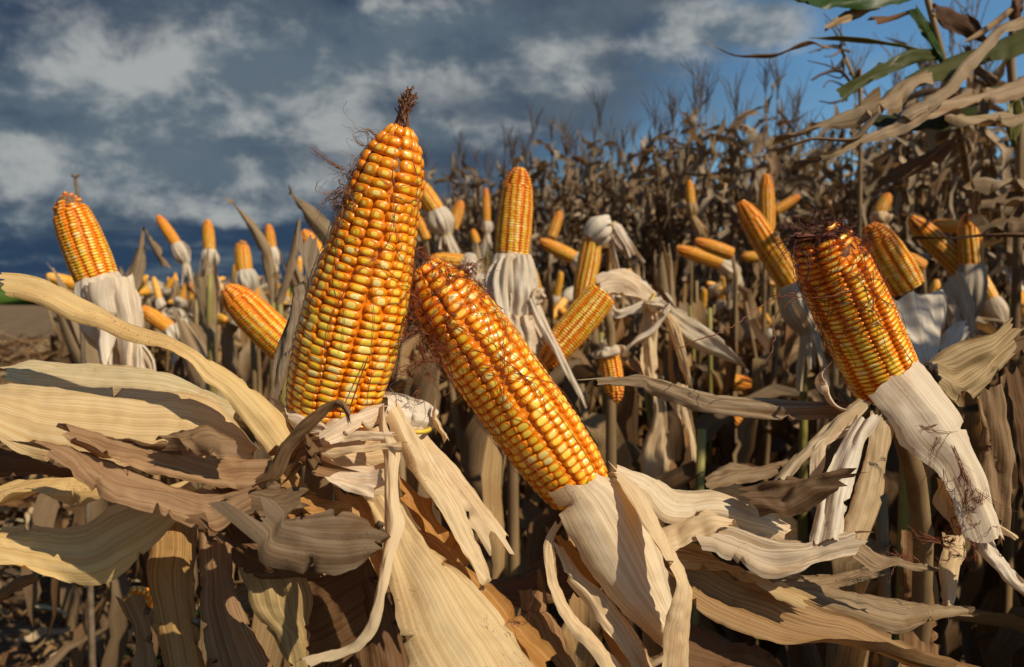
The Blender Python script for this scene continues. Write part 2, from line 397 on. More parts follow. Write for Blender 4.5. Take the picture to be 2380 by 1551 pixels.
def kernel_meshes(seg, cap, warm, nvar=6):
    V, Fc, UV = KSH[seg]; out = []
    for i in range(nvar):
        J = V.copy()
        J[:, 0] *= 1 + 0.10 * math.sin(i * 2.1) * J[:, 1]; J[:, 2] += 0.06 * J[:, 0] * math.cos(i * 1.7) + 0.05 * J[:, 1] * math.sin(i * 3.3)
        out.append(mesh_from('kernel', J, Fc, M_KERNEL, UV, {'rnd': ('FLOAT', 'POINT', np.full(len(V), (i + 0.5) / nvar)),
                   'capsize': ('FLOAT', 'POINT', np.full(len(V), cap)), 'warm': ('FLOAT', 'POINT', np.full(len(V), warm))}))
    return out

def frame(base, tip, spin=0.0):
    z = Vector(tip - base).normalized(); x = Vector((0, -1, 0)).cross(z)
    if x.length < 1e-3: x = Vector((1, 0, 0))
    x.normalize(); y = z.cross(x)
    Mx = Matrix((x, y, z)).transposed().to_4x4(); Mx.translation = Vector(base)
    return Mx @ Matrix.Rotation(spin, 4, 'Z')

PROF = ([0, .08, .3, .6, .8, .92, 1.0], [.86, .96, 1, .95, .83, .64, .36])
PROF1 = ([0, .05, .13, .28, .43, .58, .73, .88, .95, 1.0], [.72, .86, .94, 1.0, .98, .87, .75, .64, .5, .30])
PROF2 = ([0, .1, .25, .65, .8, .92, 1.0], [.80, .93, 1, 1, .93, .78, .48])
PROF3 = ([0, .1, .5, .75, .9, 1.0], [.85, .97, 1, .96, .82, .55])
def radius_at(t, r, prof, _=None):
    if not isinstance(prof, tuple): prof = PROF
    return r * float(np.interp(t, prof[0], prof[1]))

def ear(label, base, tip, r, rows=14, pitch=(0.0036, 0.0048), taper=0.18, tipr=0.55, mode='near', seg=12, spin=0.0, cap=1.0, warm=0.0,
        hk=0.0042, jitter=0.06, tipwarm=0.6, group=None, cat='corn ear', bare=0.0, gap=0.90, pair=0.0, bad=None, fade=(1.0, .75)):
    base, tip = np.asarray(base, float), np.asarray(tip, float)
    L = np.linalg.norm(tip - base); Mx = frame(base, tip, spin); M3 = Mx.to_3x3()
    root = thing('corn_ear', label, cat, Mx, group)
    # cob core
    zs = np.linspace(0, 1, 16); mb = MB()
    mb.tube([(0, 0, z * L) for z in zs], [max(radius_at(z, r, taper, tipr) - hk * 0.62, 0.002) for z in zs], 18)
    cob = mb.build('cob', M_COB, root, world=False)
    tc = MB(); tc.tube([(0, 0, L * q) for q in (.84, .88, .92, .96, .99, 1.01)], [max(radius_at(min(q, 1), r, taper, tipr) - hk * f_, .001) for q, f_ in ((.84, .6), (.88, .55), (.92, .5), (.96, .5), (.99, .6), (1.01, 1.3))], 14)
    tc.build('cob_tip', M_CHAFF, root, world=False)
    # kernel places
    ks = []; z = 0.003
    zrow = [z]
    while z < L * 0.985:
        t = z / L; z += pitch[0] + (pitch[1] - pitch[0]) * t ** 1.5
        zrow.append(z)
    to_cam = Vector((0, 0, CAMH)) - Vector((base + tip) / 2)
    lc = (M3.transposed() @ to_cam).normalized()
    for j in range(rows):
        ph = random.uniform(-0.5, 0.5); dth = random.uniform(-0.05, 0.05) + (pair if j % 2 else -pair) * 2 * math.pi / rows
        for i, z0 in enumerate(zrow):
            t = min(0.999, (z0 + ph * 0.0035) / L)
            if t < 0 or random.random() < bare * max(0, (t - 0.78) * 5): continue
            big = t > 0.80
            if big and (j * 2) % 3 == 0: continue
            p = (pitch[0] + (pitch[1] - pitch[0]) * t ** 1.5)
            rr = radius_at(t, r, taper, tipr)
            th = 2 * math.pi * (j + (0.33 if big and (j * 2) % 3 == 1 else (-0.33 if big else 0))) / rows + dth + 0.05 * math.sin(t * 5 + j) + random.gauss(0, jitter * 0.25) * (1 + 2.5 * t * t)
            hw = math.pi * rr / rows * gap * (1.42 if big else 1) * random.uniform(1 - jitter, 1 + jitter * 0.6)
            hh = p * 0.5 * 1.03 * random.uniform(1 - jitter * 1.5, 1 + jitter)
            if bad and random.random() < bad * (0.25 + t): hh *= 1.25; hw *= 0.9; th += random.gauss(0, 0.05)
            slope = (radius_at(min(1, t + .03), r, taper, tipr) - radius_at(max(0, t - .03), r, taper, tipr)) / (min(1, t + .03) - max(0, t - .03)) / L
            rad = Vector((math.cos(th), math.sin(th), 0)); tan = Vector((-math.sin(th), math.cos(th), 0))
            up = (Vector((0, 0, 1)) + rad * slope).normalized(); nrm = tan.cross(up)
            hgt = hk * random.uniform(0.9, 1.08)
            pos = rad * (rr - hgt * 0.95) + Vector((0, 0, t * L))
            K = Matrix((tan, up, nrm)).transposed().to_4x4() @ Matrix.Rotation(random.gauss(0, jitter * 0.8), 4, 'Z') @ Matrix.Rotation(random.gauss(0, jitter), 4, 'X')
            K = K @ Matrix.Diagonal((hw, hh, hgt, 1)); K.translation = pos
            face = nrm.dot((M3.transposed() @ (Vector((0, 0, CAMH)) - Mx @ pos)).normalized())
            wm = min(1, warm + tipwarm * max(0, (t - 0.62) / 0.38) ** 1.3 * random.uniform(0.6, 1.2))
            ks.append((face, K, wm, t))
    ks.sort(key=lambda k: -k[0])
    rest = ks
    if mode == 'near':
        vis = [k for k in ks if k[0] > -0.12][:300]; rest = ks[len(vis):]
        meshes = {}
        for f, K, wm, t in vis:
            q = round(wm * 3) / 3; cq = round(cap * (fade[0] + (fade[1] - fade[0]) * min(1, max(0, (t - .35) / .4))) * random.choice((.88, 1, 1.08)), 1)
            if (q, cq) not in meshes: meshes[(q, cq)] = kernel_meshes(seg, cq, q)
            part('kernel', random.choice(meshes[(q, cq)]), cob, K)
    if rest:
        sg = 6 if mode == 'mid' else 8
        V0, F0, U0 = KSH[sg]; V0h = np.c_[V0, np.ones(len(V0))]; nv = len(V0)
        V = np.concatenate([(V0h @ np.array(K).T)[:, :3] for _, K, _, _ in rest])
        Fc = [tuple(i + q * nv for i in f) for q in range(len(rest)) for f in F0]
        rn = np.repeat(RNG.uniform(0, 1, len(rest)), nv); wv = np.repeat([k[2] for k in rest], nv)
        cs = np.repeat([cap * (1.0 if k[3] < .7 else .85) for k in rest], nv)
        me = mesh_from('kernel_rows', V, Fc, M_KERNEL, np.tile(U0, (len(rest), 1)), {'rnd': ('FLOAT', 'POINT', rn), 'capsize': ('FLOAT', 'POINT', cs), 'warm': ('FLOAT', 'POINT', wv)})
        o = part('kernel_rows', me, cob); o['kind'] = 'stuff'
    return root, Mx, L, r

def silk(parent, name, starts, n, length, drift, rad=0.00022, mat=None, curl=0.35, spread=0.004, steps=14, drop=0.0):
    """tangled strands; starts = list of world points, drift = mean direction"""
    mb = MB(); drift = np.asarray(drift, float)
    left = n
    while left > 0:
        k = min(left, int(RNG.integers(2, 9))); left -= k
        p = np.asarray(random.choice(starts), float) + RNG.normal(0, spread, 3)
        v = drift + RNG.normal(0, 0.4, 3); ln = length * RNG.uniform(0.35, 1.15); pts = [p]
        ax = RNG.normal(0, 1, 3); ax /= np.linalg.norm(ax)
        for i in range(steps):
            v = v + RNG.normal(0, curl * .8, 3) + curl * 0.5 * np.cross(ax, v) + np.array([0, 0, -drop]); v /= np.linalg.norm(v) + 1e-9
            p = p + v * ln / steps; pts.append(p)
        pts = np.array(pts)
        for q in range(k):                          # matted strands that part towards their ends
            off = RNG.normal(0, .0005, 3); fan = RNG.normal(0, .0035, 3); tt = np.linspace(0, 1, len(pts))[:, None]
            pp = pts + off + fan * tt ** 2 + RNG.normal(0, .00025, pts.shape); c = max(5, int(len(pts) * RNG.uniform(.55, 1)))
            mb.tube(crom(pp[:c], steps * 2), np.linspace(rad, rad * 0.5, steps * 2), 3, cap=False)
    o = mb.build(name, mat or M_SILK, parent); o['kind'] = 'stuff'; return o

def on_ear(Mx, L, r, taper, tipr, t, th, lift=0.0005):
    q = radius_at(t, r, taper, tipr) + lift
    return np.array(Mx @ Vector((q * math.cos(th), q * math.sin(th), t * L)))

def cam_theta(Mx):
    lc = Mx.to_3x3().transposed() @ (Vector((0, 0, CAMH)) - Mx.translation); return math.atan2(lc.y, lc.x)

def silk_net(parent, Mx, L, r, taper, tipr, t0, t1, n, rad=0.0002, mat=None, half=1.9, th_off=0.0):
    """threads lying on the ear itself"""
    mb = MB(); c0 = cam_theta(Mx) + th_off
    for _ in range(n):
        th = c0 + RNG.uniform(-half, half); t = RNG.uniform(t0, t1); pts = []
        dth = RNG.normal(0, 0.10); dt = RNG.normal(-0.018, 0.022)
        for i in range(14):
            pts.append(on_ear(Mx, L, r, taper, tipr, min(0.99, max(0.02, t)), th, 0.0003 + abs(RNG.normal(0, 0.0009))))
            dth += RNG.normal(0, 0.05); dt += RNG.normal(0, 0.008); th += dth; t += dt
        mb.tube(crom(pts, 30), rad * RNG.uniform(0.6, 1.2), 3, cap=False)
    o = mb.build('silk', mat or M_SILK, parent); o['kind'] = 'stuff'; return o

def husk(parent, base, axis, r, tie, tail, n=8, tint=WHITE, bulge=1.25, band=True, spread=1.3, tip_r=0.35, lip=0.25):
    """husk leaves turned back from the ear base, gathered at `tie` and hanging on to `tail` (world points)"""
    base = np.asarray(base, float); axis = np.asarray(axis, float) / np.linalg.norm(axis)
    tie = np.asarray(tie, float); tail = np.asarray(tail, float)
    ctr = crom([base + axis * r * lip, base * 0.8 + tie * 0.2, base * 0.5 + tie * 0.5, tie, tie * 0.6 + tail * 0.4 + np.array([0, 0, -0.002]), tail], 22)
    tg = np.gradient(ctr, axis=0); tg /= np.linalg.norm(tg, axis=1)[:, None]
    L = np.r_[0, np.cumsum(np.linalg.norm(np.diff(ctr, axis=0), axis=1))]; Lt = L[np.argmin(np.linalg.norm(ctr - tie, axis=1))]
    q = L / Lt
    prof = np.interp(q, [0, .08, .35, .62, .85, 1.0, 1.15, 2.0, 4], [0.98, 1.08, bulge, bulge * .98, bulge * .74, tip_r, tip_r * 1.3, spread * .8, spread * 1.2]) * r
    a0 = np.cross(tg[0], [0.2, 0.9, 0.3]); a0 /= np.linalg.norm(a0)
    for k in range(n):
        th = 2 * math.pi * (k + RNG.uniform(-.25, .25)) / n; mb = MB(); G = []
        ln = RNG.uniform(0.65, 1.05); m = 13; nn = 20; f1, f2 = RNG.uniform(4, 7), RNG.uniform(9, 15)
        cut = min(len(ctr), max(6, int(len(ctr) * ln))); half = math.pi / n * RNG.uniform(1.2, 1.7)
        lift = RNG.uniform(.94, 1.16); sw = RNG.normal(0, 0.35); dz_ = RNG.uniform(-.25, .25) * r; bl = RNG.uniform(.85, 1.2)
        for i in range(cut):
            s = a0 - tg[i] * a0.dot(tg[i]); s /= np.linalg.norm(s); b = np.cross(tg[i], s)
            tq = i / (cut - 1); hv = half * (1.0 if q[i] < 1 else max(0.12, 1 - (tq - .5) * 1.7))
            row = []
            for j in range(m):
                uu = -1 + 2 * j / (m - 1); ang = th + hv * uu + sw * max(0, q[i] - 1) * 0.5
                rr = prof[i] * lift * (1 + (0.09 * math.sin(uu * f1 + k * 2 + i * .12) - 0.07 * abs(math.sin(uu * f2 * .5 + k))) * min(1, q[i] + .25) + 0.05 * math.sin(i * .5 + k * 1.7) * min(1, q[i]) + (.16 * abs(uu) ** 3 if k % 2 else 0) * min(1, q[i]))
                rr *= 1 + (bl - 1) * math.sin(min(1, q[i]) * math.pi)
                row.append(ctr[i] + dz_ * tg[i] * min(1, q[i] * 3 + .2) + rr * (math.cos(ang) * s + math.sin(ang) * b))
            G.append(row)
        G = np.array(G); Ls = L[:cut]
        W = np.linalg.norm(G[cut // 3, 0] - G[cut // 3, -1])
        U = np.stack(np.broadcast_arrays(np.linspace(0, W, m)[None] + RNG.uniform(0, 5), Ls[:, None] + RNG.uniform(0, 5)), -1)
        mb.grid(G, U, vary(tint, .12)); mb.build('husk_leaf', M_HUSK, parent)
    if band:
        i = int(np.argmin(np.linalg.norm(ctr - tie, axis=1))); s = a0 - tg[i] * a0.dot(tg[i]); s /= np.linalg.norm(s); b = np.cross(tg[i], s)
        rr = prof[i] * 1.22; mb = MB()
        mb.tube([tie + rr * (math.cos(t) * s + math.sin(t) * b) + tg[i] * 0.0015 * math.sin(2 * t) for t in np.linspace(0, 2 * math.pi, 19)], 0.0011, 5)
        mb.build('rubber_band', M_BAND, parent)

# ------------------------------------------------------------------ ground
def fbm2(x, y, s, oct=4):
    v = 0; a = 1
    for o in range(oct):
        v += a * (np.sin(x * s * 1.7 + 1.3 * o + 1.1 * np.sin(y * s * 1.1 + o)) * np.cos(y * s * 1.9 - .7 * o + .9 * np.sin(x * s * 0.8)))
        a *= .5; s *= 2.13
    return v
def ground():
    m, t, out = new_mat('soil')
    pos = t.node('ShaderNodeTexCoord').outputs['Object']
    a = t.noise(pos, 2.2, 8, 0.65); b = t.noise(pos, 26, 8, 0.7); c = t.noise(t.vmul(pos, (1, .25, 1)), 60, 5, 0.7); g = t.noise(pos, 0.9, 5, 0.6); fine = t.noise(pos, 160, 4, .6)
    k = t.mix(t.step(b, 0.35, 0.65), (0.09, 0.052, 0.030), (0.20, 0.130, 0.078))
    k = t.mix(t.step(a, 0.42, 0.68), k, (0.25, 0.18, 0.11))
    k = t.mix(t.m('MULTIPLY', t.step(c, 0.52, 0.62), 0.8), k, (0.34, 0.24, 0.14))
    k = t.mix(t.m('MULTIPLY', t.step(b, 0.56, 0.66), t.step(g, 0.50, 0.62)), k, (0.07, 0.085, 0.025))
    pb = t.node('ShaderNodeBsdfPrincipled'); t.l.new(k, pb.inputs['Base Color']); pb.inputs['Roughness'].default_value = 0.95; pb.inputs['Specular IOR Level'].default_value = 0.1
    bp = t.node('ShaderNodeBump'); bp.inputs['Strength'].default_value = 0.9; bp.inputs['Distance'].default_value = 0.03
    t.l.new(t.m('ADD', b, t.m('MULTIPLY', fine, 0.3)), bp.inputs['Height']); t.l.new(bp.outputs[0], pb.inputs['Normal']); t.l.new(pb.outputs[0], out.inputs[0])
    xs = np.r_[[-900, -300, -90, -40, -22], np.linspace(-14, 12, 90), [20, 40, 90, 300, 900]]
    ys = np.r_[[-60, -20, -8], np.linspace(-3, 20, 90), [26, 34, 50, 90, 200, 600, 1500]]
    X, Y = np.meshgrid(xs, ys); Z = 0.018 * fbm2(X, Y, 2.6) * np.exp(-((X / 16) ** 2 + (Y / 22) ** 2)) - 0.02
    V = np.stack([X, Y, Z], -1).reshape(-1, 3); nx = len(xs)
    Fc = [(i * nx + j, i * nx + j + 1, (i + 1) * nx + j + 1, (i + 1) * nx + j) for i in range(len(ys) - 1) for j in range(nx - 1)]
    o = link(bpy.data.objects.new('ground', mesh_from('ground', V, Fc, m))); o['kind'] = 'structure'; o['label'] = 'bare brown soil of the harvested field strewn with stubble'
    # a strip of green crop along the horizon on the left
    gm = simple_mat('green_crop', (0.05, 0.11, 0.015), (0.10, 0.17, 0.03), 0.9, 0.9, 0.1)
    V = []; Fc = []; n = 70
    for i in range(n):
        x = -130 + i * 1.9
        for j, (y, z) in enumerate(((38, 0.02), (38.4, 0.42), (43, 0.6), (80, 0.7), (80.5, 0.0))):
            V.append((x, y + 1.2 * math.sin(i * .7 + j), z * (1 + 0.16 * math.sin(i * 2.3 + j * 1.7)) + (0.0 if z > .1 else z)))
    for i in range(n - 1):
        for j in range(4): Fc.append((i * 5 + j, (i + 1) * 5 + j, (i + 1) * 5 + j + 1, i * 5 + j + 1))
    o = link(bpy.data.objects.new('green_field', mesh_from('green_field', V, Fc, gm))); o['kind'] = 'structure'; o['label'] = 'strip of green crop on the horizon at the left'
ground()

def litter():
    mb = MB(); n = 0
    while n < 7000:
        y = RNG.uniform(0.8, 9) if n > 2600 else RNG.uniform(1.2, 3.8); x = RNG.uniform(-0.75 * y - .5, 0.65 * y + .4)
        big_ = n > 4000
        if big_: y = RNG.uniform(3, 15); x = RNG.uniform(-.68 * y, -.45 * y)
        n += 1
        ln = RNG.uniform(0.03, 0.22) * (1 if RNG.random() < .75 else 1.8); wd = RNG.uniform(0.006, 0.028)
        if big_: ln *= 1.5; wd *= 1.6
        a = RNG.uniform(0, 6.28); z = 0.0 + abs(RNG.normal(0, 0.03)); k = 6
        d = np.array([math.cos(a), math.sin(a), RNG.normal(0, .22)]); s = np.array([-math.sin(a), math.cos(a), RNG.normal(0, .6)])
        pts = [np.array([x, y, z]) + d * ln * q + np.array([0, 0, 1]) * RNG.normal(0, 0.01) + s * RNG.normal(0, .008) for q in np.linspace(0, 1, k)]
        tint = vary([TAN, BROWN, GREYB, CREAM, DARKB, BROWN][RNG.integers(6)], .25)
        tint = tuple(0.75 * c for c in tint)
        ribbon(mb, pts, wd * np.array([.5, 1, 1, .9, .7, .2]), s, tint, 3, RNG.normal(0, 1.2), RNG.normal(0, .2))
    o = mb.build('leaf_litter', M_LEAF); o['kind'] = 'stuff'; o['label'] = 'dry corn leaf litter covering the soil'; o['category'] = 'leaf litter'
    mb = MB()                                   # small weeds
    for _ in range(420):
        y = RNG.uniform(1.3, 7); x = RNG.uniform(-0.7 * y, 0.6 * y); h = RNG.uniform(.01, .05)
        for q in range(4):
            a = RNG.uniform(0, 6.28); d = np.array([math.cos(a), math.sin(a), .6]) * RNG.uniform(.012, .035); s = np.array([-math.sin(a), math.cos(a), 0])
            ribbon(mb, [np.array([x, y, h]), np.array([x, y, h]) + d * .6, np.array([x, y, h]) + d + np.array([0, 0, -.006])], np.array([.004, .014, .002]), s, vary((0.05, 0.12, 0.02), .2), 3)
    o = mb.build('weeds', M_GREEN); o['kind'] = 'stuff'; o['label'] = 'small green weeds scattered on the soil'; o['category'] = 'weeds'
litter()

# ------------------------------------------------------------------ plants
def stem_pts(h, lean=0.03, bend=0.02):
    a = RNG.uniform(0, 6.28); b = RNG.uniform(0, 6.28)
    z = np.linspace(0, h, 9)
    return np.stack([lean * z / h * math.cos(a) * h + bend * np.sin(z / h * 3) * math.cos(b), lean * z * math.sin(a) + bend * np.sin(z / h * 3) * math.sin(b), z], 1)

def dry_leaf_path(p0, ang, ln, rise, droop, k=9, crumple=.03):
    d = np.array([math.cos(ang) * math.cos(rise), math.sin(ang) * math.cos(rise), math.sin(rise)]); p = np.array(p0, float); pts = [p]
    e = np.array([math.cos(ang), math.sin(ang), 0])
    for i in range(k - 1):
        rise -= droop * RNG.uniform(.5, 1.5) * (0.6 + i / k)
        rise = max(rise, -1.52)
        ang += RNG.normal(0, .18)
        d = np.array([math.cos(ang) * math.cos(rise), math.sin(ang) * math.cos(rise), math.sin(rise)])
        p = p + d * ln / (k - 1) + RNG.normal(0, crumple * ln * .35, 3); pts.append(p)
    return np.array(pts)

def leaf_mesh(mb, p0, ang, ln, wd, rise, droop, tint, k=9, m=3, crumple=.03):
    pts = dry_leaf_path(p0, ang, ln, rise, droop, k, crumple)
    w_ = wd * np.interp(np.linspace(0, 1, k), [0, .15, .45, .8, 1], [.55, .9, 1, .6, .06]) * (1 + RNG.normal(0, .15, k))
    tw = np.cumsum(RNG.normal(0, .35, k)) + np.linspace(0, RNG.normal(0, 1.4), k)
    ribbon(mb, pts, np.abs(w_), (-math.sin(ang), math.cos(ang), 0), tint, m, tw, RNG.uniform(.1, .4))

def tassel_into(mb, top, h=.3, br=11, tint=(.2, .14, .09), r=.0016):
    top = np.asarray(top, float)
    for b in range(br):
        a = RNG.uniform(0, 6.28); o = RNG.uniform(0.1, .55) if b else 0.03
        s = top + np.array([0, 0, h * .45 * b / br]); ln = h * RNG.uniform(.45, .8)
        p = [s + np.array([math.cos(a) * o * q, math.sin(a) * o * q, q * (1 - .35 * o * q)]) * ln + RNG.normal(0, .006, 3) for q in np.linspace(0, 1, 5)]
        mb.tube(p, [r * 1.3, r * 1.6, r * 1.5, r * 1.2, r * .5], 3, tint, cap=False)

def tall_plant(parts):
    """a standing dry corn plant about 2.2 m tall, its foot at the origin"""
    h = RNG.uniform(1.78, 2.0); sp = stem_pts(h, .09, .04); out = {}
    st = MB(); st.tube(sp, np.linspace(.011, .004, 9), 6)
    lv = []; nl = 34
    for i in range(nl):
        q = 0.20 + 0.79 * (i / nl) ** .8; z = q * h; p0 = [np.interp(z, sp[:, 2], sp[:, k]) for k in range(3)]
        mb = MB(); tint = vary([(.38, .30, .20), (.31, .23, .15), (0.45, .36, .25), (0.26, .185, .115)][RNG.integers(4)], .22)
        leaf_mesh(mb, p0, i * 3.14 + RNG.normal(0, .6), RNG.uniform(.14, .42), RNG.uniform(.03, .055), RNG.uniform(-.7, 1.2), RNG.normal(.35, .35), tint, 9, 3, .12)
        lv.append(mb)
    ts = MB(); tassel_into(ts, sp[-1], RNG.uniform(.22, .34))
    if parts: return st, lv, ts
    allm = MB()
    for mb, tnt in [(st, (.3, .21, .1))] + [(l, None) for l in lv] + [(ts, (.17, .12, .075))]:
        b = len(allm.V); allm.V += mb.V; allm.F += [tuple(i + b for i in f) for f in mb.F]; allm.UV += mb.UV
        allm.T += mb.T if tnt is None else [tnt + (1,)] * len(mb.V)
    return allm

single = [tall_plant(False).build('corn_plant', M_LEAF, me_only=True) for _ in range(6)]
multi = []
for _ in range(3):
    st, lv, ts = tall_plant(True)
    multi.append((st.build('stem', M_STEM, me_only=True), [l.build('leaf', M_LEAF, me_only=True) for l in lv], ts.build('tassel', M_TASSEL, me_only=True)))
# the uncut block: behind the line from (2.2, 3.3) to (-0.95, 8.6)
def tall_edge(x): return 3.3 + (2.2 - x) * (8.6 - 3.3) / (2.2 + 0.95)
spots = []
rowdir = np.array([-0.511, 0.860]); nrm = np.array([0.860, 0.511])
for row in range(7):
    for k in range(-14, 52):
        p = np.array([2.2, 3.3]) + rowdir * (k * 0.15) + nrm * row * 0.42
        p = p + RNG.normal(0, .05, 2)
        if p[1] < 1.6: continue
        if p[0] < -0.105 * p[1] - 0.05: continue
        if p[0] > 0.66 * p[1] + 0.5: continue
        spots.append((row, p))
spots.sort(key=lambda s: np.hypot(*s[1]))
for i, (row, p) in enumerate(spots[:300]):
    Mx = Matrix.Translation((p[0], p[1], -0.02)) @ Matrix.Rotation(RNG.uniform(0, 6.28), 4, 'Z') @ Matrix.Rotation(RNG.normal(0, .09), 4, 'X')
    s = RNG.uniform(.86, 1.10); Mx = Mx @ Matrix.Diagonal((s, s, s, 1))
    lab = 'tall withered brown corn plant standing in the uncut block at the back'
    if i < 36:
        o = thing('corn_plant', lab, 'corn plant', Mx, 'tall standing corn at the back')
        st, lv, ts = multi[i % 3]
        part('stem', st, o); part('tassel', ts, o)
        for l in lv: part('leaf', l, o)
    else:
        o = link(bpy.data.objects.new('corn_plant', single[i % 6])); o.matrix_world = Mx
        o['label'] = lab; o['category'] = 'corn plant'; o['group'] = 'tall standing corn at the back'

# short plants, topped at ear height
def short_plant(h, nl=11, tints=((.42, .29, .145), (.28, .165, .08), (.27, .19, .11), (.2, .12, .06)), lmin=.3, lmax=.6, m=3):
    sp = stem_pts(h, .03, .012); st = MB(); st.tube(sp, np.linspace(.0095, .006, 9), 7)
    for i in (2, 4, 6): st.tube([sp[i] - (0, 0, .006), sp[i], sp[i] + (0, 0, .006)], [.008, .0098, .008], 7)
    lv = []
    for i in range(nl):
        q = .3 + .69 * i / nl; p0 = [np.interp(q * h, sp[:, 2], sp[:, k]) for k in range(3)]; mb = MB()
        leaf_mesh(mb, p0, i * 3.14 + RNG.normal(0, .8), RNG.uniform(lmin, lmax), RNG.uniform(.035, .065), RNG.uniform(-.6, .8), RNG.uniform(.35, .7), vary(tints[RNG.integers(len(tints))], .2), 12, m, .045)
        lv.append(mb)
    return st, lv
def joined_short(h):
    st, lv = short_plant(h); a = MB()
    for mb, tnt in [(st, (.38, .28, .13))] + [(l, None) for l in lv]:
        b = len(a.V); a.V += mb.V; a.F += [tuple(i + b for i in f) for f in mb.F]; a.UV += mb.UV; a.T += mb.T if tnt is None else [tnt + (1,)] * len(mb.V)
    return a.build('corn_stalk', M_LEAF, me_only=True)
short_single = [joined_short(RNG.uniform(.9, .98)) for _ in range(6)]
short_multi = []
for q in range(4):
    st, lv = short_plant(.93, 14, ((.23, .16, .09), (.24, .14, .065), (.13, .075, .036), (.12, .07, .035), (.36, .25, .125)), m=5)  # darkened tints put the shade among the middle ears into the leaf colour
    short_multi.append((st.build('stem', M_STEMG if q == 1 else M_STEM, me_only=True), [l.build('leaf', M_LEAF, me_only=True) for l in lv]))
def place_short(x, y, h, lab, grp, detailed, k):
    s = h / .93
    Mx = Matrix.Translation((x, y, -.02)) @ Matrix.Rotation(RNG.uniform(0, 6.28), 4, 'Z') @ Matrix.Rotation(RNG.normal(0, .12), 4, 'X') @ Matrix.Diagonal((1, 1, s, 1))
    if detailed:
        o = thing('corn_stalk', lab, 'corn stalk', Mx, grp); st, lv = short_multi[k % 4]; part('stem', st, o)
        for l in lv: part('leaf', l, o)
    else:
        o = link(bpy.data.objects.new('corn_stalk', short_single[k % 6])); o.matrix_world = Mx; o['label'] = lab; o['category'] = 'corn stalk'; o['group'] = grp
    return o

# far field of topped plants on the left, each with its ear
def far_ear_mesh(seed):
    rows, nz, rs, zs = 14, 30, 4, 3; r, L = .024, .15; V = []; Fc = []; uvl = []; rnd = []; rg = random.Random(seed)
    NA, NZ = rows * rs, nz * zs
    for i in range(NZ + 1):
        t = i / NZ; q = radius_at(t, r, PROF)
        for j in range(NA):
            fa = (j % rs) / rs; fz = (i % zs) / zs; th = 2 * math.pi * j / NA
            b = (math.sin(math.pi * fa) ** .5) * (0.5 + .5 * math.sin(math.pi * fz) ** .5 if i % zs else .5)
            V.append(((q - .003 + .003 * b) * math.cos(th), (q - .003 + .003 * b) * math.sin(th), t * L))
    V.append((0, 0, L * 1.01)); top = len(V) - 1
    for i in range(NZ):
        for j in range(NA):
            Fc.append((i * NA + j, i * NA + (j + 1) % NA, (i + 1) * NA + (j + 1) % NA, (i + 1) * NA + j))
            u0, u1 = (j % rs) / rs * 2 - 1, (j % rs + 1) / rs * 2 - 1; v0, v1 = (i % zs) / zs * 2 - 1, (i % zs + 1) / zs * 2 - 1
            uvl += [u0, v0, u1, v0, u1, v1, u0, v1]; rnd.append(((i // zs) * 17 + (j // rs) * 29) * .618 % 1)
    for j in range(NA): Fc.append((NZ * NA + j, NZ * NA + (j + 1) % NA, top)); uvl += [0, .9, 0, .9, 0, .9]; rnd.append(.5)
    me = mesh_from('cob', V, Fc, M_KERNEL, None, {'rnd': ('FLOAT', 'FACE', rnd), 'capsize': ('FLOAT', 'FACE', np.full(len(Fc), 1.05)), 'warm': ('FLOAT', 'FACE', np.full(len(Fc), .12 * (seed % 2)))})
    me.uv_layers.new(name='uv').data.foreach_set('uv', np.array(uvl, dtype=np.float32)); return me
FAR = [far_ear_mesh(s) for s in (1, 2)]
def far_husk_mesh():
    root = bpy.data.objects.new('tmp', None); MW['tmp'] = Matrix.Identity(4); link(root); MW[root.name] = Matrix.Identity(4)
    husk(root, (0, 0, 0), (0, 0, 1), .024, (0.004, 0, -.085), (.02, .01, -.2), 6, WHITE, 1.2, False)
    V = []; Fc = []; UV = []; T = []
    for c in list(root.children):
        me = c.data; b = len(V); V += [tuple(v.co) for v in me.vertices]; Fc += [tuple(i + b for i in p.vertices) for p in me.polygons]
        uv = [(0, 0)] * len(me.vertices)
        for lp in me.loops: uv[lp.vertex_index] = tuple(me.uv_layers['uv'].data[lp.index].uv)
        UV += uv; T += [tuple(x.color) for x in me.attributes['tint'].data]
        bpy.data.objects.remove(c)
    bpy.data.objects.remove(root)
    return mesh_from('husk', V, Fc, M_HUSK, UV, {'tint': ('FLOAT_COLOR', 'POINT', T)})
FARH = [far_husk_mesh() for _ in range(3)]
def far_ear(pos, tilt, az, s, label, group, k, hk=True):
    Mx = Matrix.Translation(pos) @ Matrix.Rotation(az, 4, 'Z') @ Matrix.Rotation(tilt, 4, 'X') @ Matrix.Rotation(RNG.uniform(0, 6), 4, 'Z') @ Matrix.Diagonal((s, s, s, 1))
    o = thing('corn_ear', label, 'corn ear', Mx, group); part('cob', FAR[k % 2], o)
    if hk: part('husk', FARH[k % 3], o)
    return o
